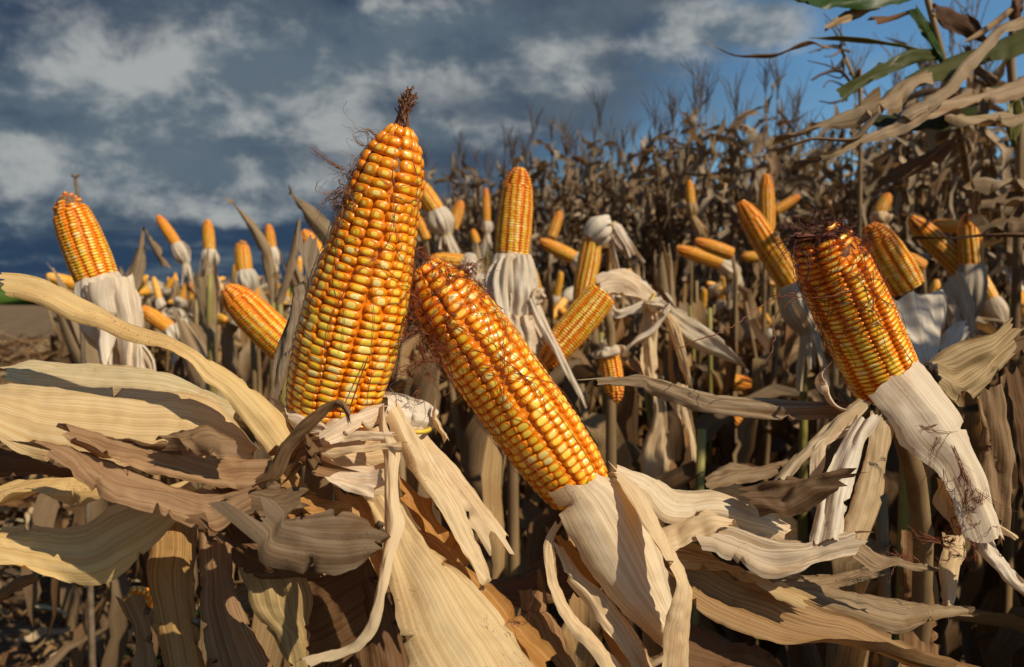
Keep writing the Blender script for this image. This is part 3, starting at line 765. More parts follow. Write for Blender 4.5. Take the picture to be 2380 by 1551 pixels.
def wrapped_mesh():
    mb = MB(); L = RNG.uniform(.2, .27)
    for k in range(6):
        th = 2 * math.pi * k / 6 + RNG.normal(0, .2); G = []; e = L * RNG.uniform(.85, 1.1)
        for i in range(12):
            t = i / 11; rr = .027 * float(np.interp(t, [0, .2, .45, .75, .92, 1], [.5, .95, 1, .72, .35, .12])) * (1 + .06 * (k % 2))
            G.append([(rr * math.cos(th + a) * (1 + .05 * math.sin(a * 9 + k)) + .02 * t * t * math.cos(th) * (k % 3 == 0), rr * math.sin(th + a) + .02 * t * t * math.sin(th) * (k % 3 == 0), t * e) for a in np.linspace(-.8, .8, 5) * (1 - .5 * t)])
        G = np.array(G); U = np.stack(np.broadcast_arrays(np.linspace(0, .03, 5)[None], np.linspace(0, L, 12)[:, None]), -1)
        mb.grid(G, U, vary((.46, .34, .2), .15))
    return mb.build('husk', M_HUSK, me_only=True)
WRAP = [wrapped_mesh() for _ in range(3)]
far = []
for row in range(18):
    for k in range(60):
        # rows run away to the left; the field ends on the left at the bare soil
        p = np.array([-0.80 + row * .38, 1.7]) + np.array([-0.50, 1.0]) * (k * .24) + RNG.normal(0, .07, 2)
        x, y = p
        if y > 13 or x < -0.53 * y + .10 or (y > 6 and RNG.random() < .5): continue
        if y < 9.5 and y > tall_edge(x) - .5: continue
        if y >= 8.0 and x > -0.09 * y: continue
        if x > -0.09 * y and y < 2.8: continue
        far.append((float(np.hypot(x, y)), x, y))
far.sort(); rest_mb = MB()
def add_me(mb, me, Mx):
    b = len(mb.V); A = np.array(Mx)
    co = np.empty(len(me.vertices) * 3); me.vertices.foreach_get('co', co); co = co.reshape(-1, 3) @ A[:3, :3].T + A[:3, 3]
    mb.V.extend(co); mb.F.extend([tuple(q + b for q in p.vertices) for p in me.polygons])
    mb.UV.extend([(v[0], v[2]) for v in co]); mb.T.extend([tuple(c.color) for c in me.attributes['tint'].data])
for nf, (dd, x, y) in enumerate(far):
    h = RNG.uniform(.82, 1.0)
    if nf < 150: place_short(x, y, h, 'topped dry corn stalk in the rows running to the horizon', 'topped stalks in the far rows', False, nf)
    else: add_me(rest_mb, short_single[nf % 6], Matrix.Translation((x, y, -.02)) @ Matrix.Rotation(nf * 1.7, 4, 'Z') @ Matrix.Diagonal((1, 1, h / .93, 1)))
    if nf < 245 and RNG.random() < .35:
        o = link(bpy.data.objects.new('wrapped_corn_ear', WRAP[nf % 3])); o['label'] = 'pointed ear still wrapped in brown husk in the far rows'; o['category'] = 'corn ear'; o['group'] = 'wrapped ears in the far rows'
        o.matrix_world = Matrix.Translation((x, y, h - RNG.uniform(.05, .28))) @ Matrix.Rotation(RNG.uniform(0, 6), 4, 'Z') @ Matrix.Rotation(RNG.uniform(.0, .6), 4, 'X') @ Matrix.Diagonal((1.2, 1.2, 1.2, 1))
    if nf < 245 and y > 2.7 and RNG.random() < .66:
        pos = Vector((x + RNG.normal(0, .04), y, h + RNG.uniform(-.04, .08)))
        far_ear(pos, abs(RNG.normal(0, .45)) if RNG.random() < .62 else RNG.uniform(1, 2.4), RNG.uniform(0, 6.28), RNG.uniform(.65, 1.05), 'small bare ear of corn among the far rows of topped stalks', 'ears in the far rows', nf)
if rest_mb.V:
    o = rest_mb.build('distant_corn_rows', M_LEAF); o['kind'] = 'stuff'; o['label'] = 'mass of dry topped corn stalks far off at the left'; o['category'] = 'corn field'

# stalks between the ears in the middle distance
mid = []
for row in range(8):
    for k in range(30):
        p = np.array([0.05 + row * .36, .85]) + np.array([-0.50, 1.0]) * (k * .21) + RNG.normal(0, .05, 2)
        x, y = p
        if y > tall_edge(x) - .15 or x < -.09 * y - .05 or x > .64 * y + .15: continue
        if y < .72 or (y < 1.0 and abs(x) < .25): continue
        mid.append((y, x))
mid.sort()
for i, (y, x) in enumerate(mid):
    place_short(x, y, min(.98, .80 + .06 * y + RNG.uniform(-.05, .05)), 'dry topped stalk with drooping leaves amid the middle ears', 'topped stalks between the middle ears', i < 40, i)

# ------------------------------------------------------------------ the three great ears in front
T1, K1 = PROF1, 0.62
e1, M1, L1, r1 = ear('largest upright golden ear with brown silk tuft on its tip', P(757, 990, .430), P(931, 312, .405), .0254, 16, (.0036, .0052), PROF1, 0, 'near', 12, .12, 1.0, 0, .0032, .05, .12, gap=.96, bad=.20, fade=(1.02, .62))
e2, M2, L2, r2 = ear('leaning yellow ear with red silk over its tip, right of the largest ear', P(1352, 1142, .455), P(985, 632, .440), .0216, 16, (.0043, .0047), PROF2, 0, 'near', 12, .3, 1.0, 0, .0031, .045, .5, gap=.95, bad=.08)
e3, M3_, L3, r3 = ear('thick yellow ear with dark silk and bare tip at the right', P(2068, 905, .50), P(1895, 535, .475), .0212, 12, (.0027, .0034), PROF3, 0, 'near', 12, .1, 1.15, .05, .0042, .035, .7, bare=.55, gap=.90, pair=.03)

# silk of the three
def tipw(Mx, L, f=1.0, off=(0, 0)): return np.array(Mx @ Vector((off[0], off[1], L * f)))
tp = tipw(M1, L1, .97); ax1 = (tipw(M1, L1, 1) - tipw(M1, L1, 0)) / L1
def tuft(parent, p0, p1, n, r0, r1, mat):
    mb = MB(); p0, p1 = np.asarray(p0), np.asarray(p1)
    for _ in range(n):
        a = RNG.normal(0, 1, 3); a /= np.linalg.norm(a); q = RNG.random() ** .5; e = RNG.uniform(.7, 1.08)
        p = [p0 + a * r0 * q, p0 * .6 + p1 * .4 + a * r0 * .55 * q, p0 * (1 - e * .8) + p1 * e * .8 + a * r1 * .8 * q, p0 * (1 - e) + p1 * e + a * r1 * q * 1.3 + RNG.normal(0, .0007, 3)]
        mb.tube(crom(p, 12), .00032 * RNG.uniform(.6, 1.5), 3, cap=False)
    o = mb.build('silk_tuft', mat, parent); o['kind'] = 'stuff'
tuft(e1, P(925, 318, .405), P(947, 228, .400), 150, .0052, .0034, M_SILKG)
tuft(e1, P(948, 235, .400), P(952, 219, .400), 50, .0030, .0034, M_SILKG)
tuft(e1, P(965, 375, .404), P(940, 270, .401), 24, .002, .002, M_SILKG)
silk(e1, 'silk', [P(880, 330, .405), P(850, 360, .405), P(838, 400, .402), P(822, 440, .403), P(812, 480, .404)], 95, .026, (-.7, .1, .15), .00015, M_SILKG, .55, .003)
silk(e1, 'silk', [P(825, 385, .400), P(812, 420, .402), P(800, 450, .404)], 70, .034, (-.25, 0, -.7), .00015, M_SILKG, .6, .003)
silk(e1, 'silk', [P(800, 400, .403), P(815, 410, .403)], 26, .028, (-1, 0, .05), .00018, M_SILKG, .18, .003)
silk(e1, 'silk', [P(800, 500, .405), P(790, 540, .407)], 16, .032, (-.1, 0, -.8), .00018, M_SILKG, .5, .004)
silk_net(e1, M1, L1, r1, PROF1, 0, .62, .95, 22, .00016, M_SILKG)
s1 = MB(); s1.tube(crom([P(855, 830, .400), P(835, 885, .399), P(818, 935, .400), P(800, 985, .402)], 14), .00035, 4); s1.build('silk', M_SILK, e1)
# second ear
silk_net(e2, M2, L2, r2, PROF2, 0, .76, .99, 60, .00017, M_SILK)
silk_net(e2, M2, L2, r2, PROF2, 0, .5, .8, 8, .00013, M_SILK, 1.6)
silk(e2, 'silk', [on_ear(M2, L2, r2, PROF2, 0, t, cam_theta(M2) + s, .001) for t in (.93, .86, .97, .9) for s in (1.5, 1.2, -1.2, 0)], 90, .03, (-.2, -.2, .1), .0002, M_SILK, .6, .004)
silk(e2, 'silk', [P(945, 640, .42), P(945, 700, .42), P(960, 760, .42), P(985, 800, .42)], 70, .035, (-.1, 0, -.7), .00025, M_SILK, .45, .004)
silk(e2, 'silk', [P(990, 830, .425), P(1010, 850, .425), P(970, 845, .425)], 60, .032, (-.6, .1, -.05), .00018, M_SILK, .75, .005)
silk(e2, 'silk', [P(960, 610, .425), P(1000, 615, .425), P(1050, 640, .425)], 60, .03, (.5, 0, -.1), .0002, M_SILK, .5, .004)
# third ear
tuft(e3, P(1850, 548, .462), P(1960, 545, .466), 36, .003, .003, M_SILK)
silk(e3, 'silk', [P(1900, 525, .468), P(1870, 530, .466), P(1940, 540, .468), P(1960, 560, .47)], 130, .034, (.35, 0, -.25), .00024, M_SILKD, .3, .004)
silk(e3, 'silk', [P(1855, 545, .466), P(1840, 565, .466)], 60, .040, (-.15, 0, -.6), .00018, M_SILKD, .35, .003)
silk(e3, 'silk', [P(1860, 528, .466), P(1900, 520, .466)], 45, .022, (-.6, 0, -.05), .0002, M_SILKD, .25, .003)
silk_net(e3, M3_, L3, r3, PROF3, 0, .62, .99, 60, .0002, M_SILK)
silk(e3, 'silk', [P(1990, 600, .47), P(2000, 640, .47)], 25, .03, (.3, 0, -.9), .0002, M_SILK, .3, .003)
for a_ in ([P(1850, 680, .47), P(1780, 705, .47), P(1700, 760, .46), P(1600, 800, .46), P(1560, 815, .46)], [P(1850, 690, .47), P(1800, 740, .47), P(1800, 800, .465), P(1770, 850, .46)], [P(1990, 670, .452), P(1920, 690, .45), P(1860, 690, .455), P(1790, 690, .46)]):
    s1 = MB(); s1.tube(crom(a_, 24) + RNG.normal(0, .0004, (24, 3)), .00028, 4); s1.build('silk', M_SILK, e3)

# husk of the largest ear -------------------------------------------------
S(e1, 'husk_leaf', [(21, 634), (89, 643), (142, 666), (229, 713), (286, 741), (357, 766), (428, 798), (519, 850), (568, 884), (617, 923), (656, 958), (690, 1003), (712, 1050)],
  [(29, 690), (39, 690), (107, 713), (171, 745), (229, 763), (286, 795), (339, 809), (375, 814), (431, 845), (470, 889), (514, 923), (543, 958), (573, 997), (602, 1036), (640, 1085)], (.408, .398, .412, .400), STRAW, bulge=.003, rip=.0009, ragged=.003)
S(e1, 'husk_leaf', [(-20, 897), (59, 894), (196, 901), (343, 909), (416, 906), (490, 923), (529, 953), (563, 997), (583, 1041)],
  [(-20, 1008), (49, 1051), (88, 1070), (200, 1085), (340, 1090), (450, 1090), (560, 1090)], (.428, .395, .432, .405), (0.78, .59, .32), bulge=.006, rip=.0010, ragged=.002, folds=7)
S(e1, 'husk_leaf', [(20, 862), (73, 838), (147, 842), (245, 843), (343, 855), (406, 872), (441, 889), (520, 930)],
  [(25, 890), (73, 905), (147, 912), (245, 920), (343, 925), (406, 935), (460, 950), (540, 975)], (.45, .435, .45, .435), (0.72, .60, .36), bulge=.004, rip=.001)
S(e1, 'husk_leaf', [(-20, 1150), (39, 1124), (93, 1112), (186, 1114), (260, 1128), (330, 1140)], [(-20, 1185), (49, 1168), (98, 1153), (157, 1149), (215, 1153), (320, 1170)], (.40, .39, .41, .40), STRAW, bulge=.003)
S(e1, 'husk_leaf', [(-20, 1245), (73, 1232), (147, 1222), (206, 1207), (255, 1178), (304, 1160), (370, 1135), (440, 1120)],
  [(-20, 1320), (98, 1349), (196, 1357), (255, 1344), (304, 1315), (362, 1276), (406, 1237), (470, 1180)], (.395, .372, .405, .39), STRAW, bulge=.005, rip=.0014, folds=7)
# pale husks at its foot
S(e1, 'husk_leaf', [(640, 945), (699, 953), (729, 968), (772, 1000)], [(664, 975), (685, 1004), (738, 1016), (775, 1020)], (.425, .41, .40, .395), PALE, bulge=.004)
S(e1, 'husk_leaf', [(765, 1003), (800, 971), (835, 954), (884, 945)], [(768, 1034), (826, 1010), (861, 990), (886, 980)], (.398, .385, .41, .40), PALE, bulge=.004)
S(e1, 'husk_leaf', [(735, 1005), (800, 1000), (892, 982)], [(740, 1112), (800, 1138), (895, 1185)], (.41, .40, .415, .405), CREAM, bulge=.004, rip=.002)
S(e1, 'husk_leaf', [(729, 1041), (817, 1037), (896, 1027), (938, 1023)], [(738, 1063), (817, 1060), (896, 1050), (935, 1045)], (.395, .39, .385, .380), CREAM, bulge=.0015, rip=.0006)
S(e1, 'husk_leaf', [(735, 1024), (800, 1009), (861, 1002), (910, 1004)], [(740, 1039), (800, 1031), (861, 1022), (905, 1026)], (.40, .392, .39, .387), PALE, bulge=.0015, rip=.0006)
S(e1, 'husk_leaf', [(733, 1066), (795, 1075), (852, 1080), (895, 1077)], [(732, 1090), (773, 1122), (817, 1135), (885, 1135)], (.40, .385, .39, .38), PALE, bulge=.003)
S(e1, 'husk_leaf', [(736, 1099), (791, 1116), (835, 1125), (881, 1120)], [(747, 1110), (800, 1139), (835, 1156), (863, 1166)], (.392, .38, .385, .378), PALE, bulge=.002)
S(e1, 'husk_leaf', [(879, 950), (881, 1015), (894, 1068), (894, 1156), (890, 1221), (892, 1287), (885, 1353), (879, 1397), (870, 1441), (835, 1485), (773, 1520), (700, 1548)],
  [(896, 955), (907, 1002), (931, 1050), (927, 1116), (929, 1177), (940, 1217), (918, 1287), (905, 1353), (892, 1406), (879, 1454), (848, 1502), (786, 1537), (729, 1556)], (.40, .402, .36, .352), CREAM, bulge=.003, rip=.0008, bow=.02)
S(e1, 'husk_leaf', [(900, 965), (936, 1046), (962, 1107), (997, 1164), (1023, 1213), (1050, 1261), (1080, 1314), (1120, 1366)],
  [(922, 965), (975, 1028), (1010, 1077), (1041, 1125), (1067, 1169), (1094, 1235), (1120, 1300), (1128, 1364)], (.41, .42, .385, .395), (0.80, .63, .38), bulge=.004, rip=.001)
S(e1, 'husk_leaf', [(880, 916), (925, 910), (971, 927), (1000, 948)], [(892, 985), (915, 1005), (940, 1010), (975, 1003)], (.44, .42, .45, .435), WHITE, bulge=.008, rip=.002)
S(e1, 'husk_leaf', [(915, 990), (945, 1030), (985, 1075), (1040, 1150), (1072, 1195), (1107, 1261)], [(980, 990), (1000, 1035), (1040, 1080), (1090, 1130), (1118, 1165), (1160, 1221)], (.43, .44, .41, .425), CREAM, bulge=.006, rip=.002, ragged=.006)
S(e1, 'husk_leaf', [(1000, 945), (1008, 985), (1030, 1030)], [(1006, 943), (1025, 985), (1036, 1010)], (.435, .437, .43, .432), CREAM)
mb = MB(); bc = P(966, 997, .432)
mb.tube([P(966 + 33 * math.cos(t), 997 + 8 * math.sin(t), .432 - .012 * math.sin(t)) for t in np.linspace(0, 2 * math.pi, 19)], .0012, 6); mb.build('rubber_band', M_BAND, e1)
# broad skirt leaf running out at the bottom
S(e1, 'husk_leaf', [(845, 1165), (868, 1240), (893, 1330), (918, 1441), (955, 1570)], [(905, 1178), (945, 1221), (1000, 1283), (1090, 1353), (1180, 1454), (1270, 1575)], (.405, .41, .345, .36), (0.78, .59, .32), bulge=.006, rip=.0016, folds=8)
S(e1, 'husk_leaf', [(944, 1206), (1019, 1252), (1072, 1300), (1138, 1366), (1203, 1441), (1275, 1525)], [(940, 1222), (990, 1274), (1046, 1327), (1108, 1384), (1165, 1450), (1245, 1560)], (.42, .41, .385, .368), OCHRE, bulge=-.003)
S(e1, 'husk_leaf', [(773, 1133), (835, 1248), (885, 1365)], [(850, 1150), (875, 1204), (910, 1310)], (.41, .415, .385, .39), (0.5, .31, .13), bulge=-.003)
S(e1, 'husk_leaf', [(925, 1110), (955, 1200), (1005, 1275)], [(1000, 1160), (1060, 1265), (1085, 1310)], (.43, .435, .41, .42), OCHRE, bulge=-.004)
silk(e1, 'silk', [P(1150, 1465, .372), P(1170, 1480, .37), P(1130, 1510, .368)], 55, .028, (.35, 0, .1), .00015, M_SILK, .5, .008)

# husk of the leaning ear --------------------------------------------------
S(e2, 'husk_leaf', [(1290, 1172), (1299, 1207), (1324, 1261), (1353, 1315), (1392, 1369), (1441, 1423), (1500, 1477), (1545, 1515)],
  [(1420, 1112), (1470, 1130), (1515, 1200), (1545, 1290), (1562, 1370), (1572, 1430), (1566, 1490), (1556, 1530)], (.418, .428, .405, .415), (0.84, .70, .48), bulge=.010, rip=.0008, folds=4)
S(e2, 'husk_leaf', [(1434, 1120), (1466, 1163), (1490, 1212), (1525, 1271), (1554, 1320), (1566, 1369), (1552, 1433), (1539, 1501), (1528, 1560)],
  [(1463, 1124), (1502, 1153), (1527, 1207), (1561, 1281), (1585, 1335), (1604, 1403), (1604, 1477), (1600, 1560)], (.415, .425, .383, .392), (0.80, .62, .38), bulge=.003, rip=.0006, bow=.012)
S(e2, 'husk_leaf', [(1283, 1218), (1260, 1256), (1258, 1310), (1280, 1379), (1309, 1442), (1368, 1506), (1395, 1560)], [(1295, 1222), (1279, 1261), (1286, 1320), (1306, 1379), (1350, 1442), (1399, 1491), (1440, 1560)], (.425, .428, .395, .402), CREAM, bulge=.003, rip=.0008)
S(e2, 'husk_leaf', [(1283, 1276), (1314, 1344), (1368, 1408), (1412, 1477), (1470, 1560)], [(1304, 1282), (1348, 1328), (1412, 1391), (1461, 1440), (1490, 1494), (1516, 1560)], (.425, .43, .40, .405), CREAM, bulge=.003)
S(e2, 'husk_leaf', [(1290, 1240), (1330, 1340), (1390, 1450), (1440, 1560)], [(1330, 1260), (1400, 1370), (1470, 1470), (1540, 1560)], (.44, .445, .42, .43), OCHRE, bulge=-.002)
S(e2, 'husk_leaf', [(1415, 1106), (1520, 1112), (1569, 1137), (1652, 1147), (1716, 1172), (1774, 1207), (1826, 1250)],
  [(1455, 1135), (1500, 1165), (1535, 1215), (1600, 1228), (1660, 1215), (1720, 1230), (1805, 1258)], (.455, .435, .465, .45), (0.82, .68, .47), bulge=.006, rip=.0014, folds=7)
S(e2, 'husk_leaf', [(1528, 1230), (1603, 1205), (1652, 1193), (1708, 1222)], [(1557, 1290), (1603, 1268), (1637, 1248), (1680, 1226)], (.445, .425, .44, .43), CREAM, bulge=.004)
S(e2, 'husk_leaf', [(1632, 1243), (1676, 1222), (1750, 1237), (1823, 1251), (1899, 1262), (1950, 1238), (1995, 1246)], [(1655, 1281), (1701, 1312), (1774, 1341), (1823, 1346), (1899, 1322), (1930, 1312), (1960, 1296)], (.445, .425, .45, .435), (0.62, .50, .35), M_LEAF, bulge=.006, rip=.002, folds=7)
S(e2, 'husk_leaf', [(1990, 1246), (2044, 1286), (2108, 1313), (2172, 1323)], [(1966, 1282), (2025, 1327), (2093, 1322), (2172, 1327)], (.448, .438, .44, .44), GREYB, M_LEAF, bulge=.002)
# brown leaves of its stalk
stk2 = thing('corn_stalk', 'stalk carrying the leaning ear, with long brown leaves sweeping to the lower right', 'corn stalk', Matrix.Translation(P(1520, 1551, .47)))
S(stk2, 'leaf', [(1565, 1284), (1652, 1285), (1716, 1320), (1799, 1352), (1899, 1402), (1990, 1425), (2060, 1465), (2157, 1514), (2260, 1546)],
  [(1575, 1335), (1603, 1400), (1676, 1449), (1774, 1479), (1818, 1491), (1899, 1490), (1970, 1498), (2080, 1520), (2215, 1556)], (.455, .425, .46, .445), (0.40, .25, .115), M_LEAF, bulge=-.006, rip=.0016, folds=6)
S(stk2, 'leaf', [(1570, 1275), (1640, 1290), (1700, 1312), (1780, 1352), (1860, 1392)], [(1580, 1320), (1650, 1330), (1720, 1345), (1790, 1370), (1860, 1402)], (.452, .438, .45, .44), (0.55, .39, .19), M_LEAF, bulge=.002)
S(stk2, 'leaf', [(1799, 1357), (1863, 1352), (1961, 1372), (2059, 1389), (2157, 1413), (2250, 1433)], [(1840, 1385), (1902, 1415), (1985, 1449), (2083, 1479), (2157, 1459), (2245, 1438)], (.475, .455, .48, .465), (0.36, .26, .15), M_LEAF, bulge=.004, rip=.002)
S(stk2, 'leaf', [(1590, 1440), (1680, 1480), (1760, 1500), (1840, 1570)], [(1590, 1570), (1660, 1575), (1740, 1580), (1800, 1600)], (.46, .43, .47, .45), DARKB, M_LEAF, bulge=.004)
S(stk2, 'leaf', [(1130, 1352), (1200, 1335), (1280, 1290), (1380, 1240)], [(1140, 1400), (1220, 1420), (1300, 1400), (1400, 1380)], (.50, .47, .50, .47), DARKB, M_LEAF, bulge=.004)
S(stk2, 'leaf', [(1205, 1390), (1215, 1440), (1250, 1500), (1290, 1560)], [(1255, 1400), (1275, 1440), (1310, 1500), (1340, 1560)], (.43, .44, .42, .425), BROWN, M_LEAF, bulge=.008, rip=.003)
S(stk2, 'leaf', [(1860, 1330), (1930, 1340), (2010, 1330)], [(1860, 1390), (1950, 1375), (2020, 1345)], (.49, .475, .49, .48), GREYB, M_LEAF)
mb = MB(); mb.tube(crom([P(1352, 1142, .449), P(1420, 1260, .452), P(1500, 1420, .462), P(1530, 1600, .475), np.array([.085, .50, 0.0])], 16), np.linspace(.008, .013, 16), 10); mb.build('stem', M_STEM, stk2)

# husk of the thick right ear -----------------------------------------------
S(e3, 'husk_leaf', [(2016, 930), (2083, 1021), (2157, 1085), (2181, 1124), (2215, 1190), (2245, 1255)], [(2130, 838), (2181, 889), (2226, 958), (2245, 1036), (2275, 1105), (2286, 1173), (2303, 1235)], (.475, .488, .455, .47), (0.84, .72, .54), bulge=.011, rip=.0012, folds=7)
S(e3, 'husk_leaf', [(2235, 1210), (2260, 1260), (2304, 1325), (2378, 1381)], [(2292, 1205), (2309, 1266), (2343, 1310), (2384, 1369)], (.465, .472, .46, .462), WHITE, bulge=.003, rip=.0014)
S(e3, 'husk_leaf', [(2277, 1180), (2304, 1232), (2355, 1252)], [(2291, 1176), (2321, 1217), (2357, 1246)], (.463, .466, .46, .46), CREAM, bulge=.002)
S(e3, 'husk_leaf', [(2167, 1110), (2181, 1193), (2221, 1238)], [(2185, 1120), (2213, 1173), (2231, 1222)], (.47, .475, .465, .47), CREAM, bulge=.004)
S(e3, 'husk_leaf', [(2190, 1250), (2180, 1330), (2188, 1420)], [(2238, 1255), (2235, 1330), (2212, 1420)], (.49, .495, .48, .48), CREAM, bulge=.004)
S(e3, 'husk_leaf', [(1985, 938), (1902, 1012), (1790, 1124)], [(2020, 943), (1946, 1005), (1830, 1130)], (.485, .475, .475, .465), (0.74, .59, .38), bulge=.004)
S(e3, 'husk_leaf', [(1975, 985), (1938, 1050), (1908, 1130), (1880, 1258)], [(2040, 975), (2010, 1050), (1990, 1110), (1956, 1245)], (.470, .468, .440, .440), (0.84, .75, .60), bulge=.005, rip=.0022, folds=8)
S(e3, 'husk_leaf', [(2012, 968), (2003, 1066), (1975, 1160), (1962, 1235)], [(2090, 1000), (2062, 1085), (2050, 1170), (2015, 1260)], (.474, .474, .452, .455), (0.60, .44, .25), bulge=.004, rip=.0014)
S(e3, 'husk_leaf', [(2039, 978), (1946, 1005), (1892, 1034), (1881, 1108)], [(2044, 986), (1961, 1019), (1924, 1048), (1912, 1108)], (.478, .476, .468, .466), PALE, bulge=.002)
S(e3, 'husk_leaf', [(1925, 845), (1900, 880), (1930, 940), (1985, 968)], [(1929, 845), (1905, 880), (1936, 935), (1990, 964)], (.49, .49, .48, .48), PALE, n=20, m=4, ragged=0)
silk(e3, 'silk', [P(2180, 1000, .45), P(2200, 1050, .45), P(2230, 1100, .452), P(2250, 1150, .455)], 80, .040, (.38, .1, -.95), .00016, M_SILK, .10, .003)
silk(e3, 'silk', [P(2250, 1200, .455), P(2270, 1240, .456), P(2240, 1260, .456)], 110, .022, (.1, 0, -.8), .00016, M_SILK, .45, .005)
silk(e3, 'silk', [P(2230, 1260, .458), P(2180, 1275, .46), P(2110, 1295, .462)], 50, .032, (-.9, 0, -.2), .0002, M_SILK, .35, .003)
stk3 = thing('corn_stalk', 'stalk carrying the thick right ear, with dry brown leaves round it', 'corn stalk', Matrix.Translation(P(2130, 1551, .56)))
S(stk3, 'leaf', [(1397, 892), (1490, 883), (1530, 883), (1603, 898), (1676, 914), (1774, 921), (1899, 928), (1990, 934)], [(1397, 895), (1492, 893), (1505, 909), (1579, 938), (1628, 958), (1701, 972), (1799, 980), (1899, 976), (1970, 972)], (.50, .495, .515, .505), (0.34, .25, .155), M_LEAF, bulge=.004, rip=.0022, folds=7)
S(stk3, 'leaf', [(1738, 1140), (1814, 1115), (1887, 1106), (1966, 1108)], [(1770, 1200), (1829, 1210), (1887, 1168), (1930, 1150)], (.45, .435, .435, .43), (0.20, .125, .07), M_LEAF, bulge=.006, rip=.004, folds=8)
S(stk3, 'leaf', [(2150, 845), (2220, 798), (2290, 775), (2336, 742)], [(2195, 905), (2232, 955), (2285, 905), (2345, 835)], (.53, .515, .545, .54), (0.46, .34, .18), M_LEAF, bulge=.006, rip=.003, folds=7)
S(stk3, 'leaf', [(2250, 960), (2258, 1030), (2270, 1110), (2300, 1228)], [(2330, 870), (2352, 1000), (2350, 1110), (2318, 1225)], (.53, .54, .52, .525), (0.36, .24, .13), M_LEAF, bulge=.006, rip=.003, folds=7)
S(stk3, 'leaf', [(2220, 850), (2300, 812), (2400, 770)], [(2235, 870), (2310, 850), (2400, 815)], (.54, .53, .56, .55), DARKB, M_LEAF, bulge=.003)
S(stk3, 'leaf', [(2335, 900), (2365, 1050), (2385, 1200), (2390, 1400)], [(2400, 880), (2440, 1050), (2440, 1200), (2420, 1400)], (.56, .57, .55, .56), DARKB, M_LEAF, bulge=.004)
S(stk3, 'leaf', [(2085, 1240), (2090, 1400), (2080, 1575)], [(2170, 1240), (2185, 1400), (2190, 1575)], (.60, .60, .585, .585), BROWN, M_LEAF, bulge=.005)
S(stk3, 'leaf', [(1640, 1112), (1690, 1074), (1760, 1085), (1832, 1074)], [(1655, 1137), (1720, 1122), (1780, 1112), (1832, 1090)], (.72, .70, .72, .71), GREYB, M_LEAF, bulge=.004)
mb = MB(); mb.tube(crom([P(2068, 902, .505), P(2110, 1010, .512), P(2135, 1200, .535), P(2135, 1560, .60), np.array([.33, .72, 0.0])], 16), np.linspace(.006, .010, 16), 10); mb.build('stem', M_STEM, stk3)

# brown leaves in front of the largest ear ------------------------------------
stk1 = thing('corn_stalk', 'stalk of the largest ear, with crumpled brown leaves at the lower left', 'corn stalk', Matrix.Translation(P(600, 1551, .45)))
S(stk1, 'leaf', [(196, 1017), (245, 1029), (294, 1031), (343, 1031), (392, 1036), (465, 1058), (519, 1065), (592, 1057)], [(191, 1036), (235, 1053), (294, 1074), (343, 1095), (416, 1114), (490, 1133), (582, 1141)], (.375, .36, .385, .37), (0.42, .255, .13), M_LEAF, bulge=.004, rip=.0022, folds=8, ragged=.006)
S(stk1, 'leaf', [(105, 1040), (147, 1041), (206, 1058), (294, 1085), (353, 1109), (441, 1134), (584, 1138)], [(118, 1060), (162, 1087), (206, 1136), (255, 1170), (318, 1190), (372, 1209), (441, 1229), (505, 1236), (570, 1180)], (.365, .35, .375, .355), (0.40, .245, .13), M_LEAF, bulge=.005, rip=.0022, folds=8, ragged=.004)
S(stk1, 'leaf', [(388, 1030), (465, 988), (531, 1022)], [(420, 1045), (478, 1062), (536, 1062)], (.365, .36, .372, .36), (0.30, .19, .10), M_LEAF, bulge=.005, rip=.0015)
S(stk1, 'leaf', [(228, 1018), (310, 1025), (420, 1042)], [(228, 1030), (310, 1040), (420, 1060)], (.372, .37, .372, .37), DARKB, M_LEAF, bulge=.003)
S(stk1, 'leaf', [(582, 1135), (624, 1081), (650, 1033), (694, 984), (729, 958), (764, 941), (793, 928), (817, 952)], [(590, 1142), (645, 1120), (677, 1062), (716, 1004), (751, 973), (786, 950), (800, 962), (806, 990)], (.375, .372, .372, .37), (0.25, .16, .085), M_LEAF, bulge=.004, rip=.0008)
S(stk1, 'leaf', [(650, 1040), (690, 1010), (727, 1002)], [(655, 1130), (700, 1085), (735, 1110)], (.385, .38, .372, .368), BROWN, M_LEAF, bulge=-.004, rip=.002)
S(stk1, 'leaf', [(722, 1003), (738, 1035), (744, 1070)], [(705, 1050), (712, 1085), (729, 1110)], (.37, .366, .364, .362), DARKB, M_LEAF, bulge=.003)
S(stk1, 'leaf', [(628, 1219), (685, 1203), (751, 1196), (848, 1194), (864, 1243)], [(590, 1250), (607, 1311), (664, 1324), (738, 1337), (817, 1331), (841, 1278)], (.36, .34, .365, .35), (0.24, .17, .105), M_LEAF, bulge=.006, rip=.0024, folds=8, ragged=.005)
S(stk1, 'leaf', [(590, 1140), (642, 1127), (701, 1160)], [(578, 1208), (633, 1215), (692, 1190)], (.375, .36, .375, .365), (0.22, .145, .08), M_LEAF, bulge=.006, rip=.003)
S(stk1, 'leaf', [(655, 1130), (700, 1150), (751, 1160), (795, 1184)], [(650, 1215), (690, 1212), (738, 1210), (796, 1200)], (.395, .38, .40, .39), OCHRE, M_LEAF, bulge=.004)
S(stk1, 'leaf', [(640, 1080), (690, 1090), (715, 1130)], [(620, 1130), (660, 1160), (700, 1190)], (.40, .395, .40, .395), (.5, .3, .12), M_LEAF, bulge=.003)
S(stk1, 'leaf', [(495, 1150), (510, 1230), (560, 1290), (640, 1330)], [(570, 1130), (590, 1210), (620, 1260), (690, 1300)], (.385, .38, .375, .375), DARKB, M_LEAF, bulge=.006, rip=.003)
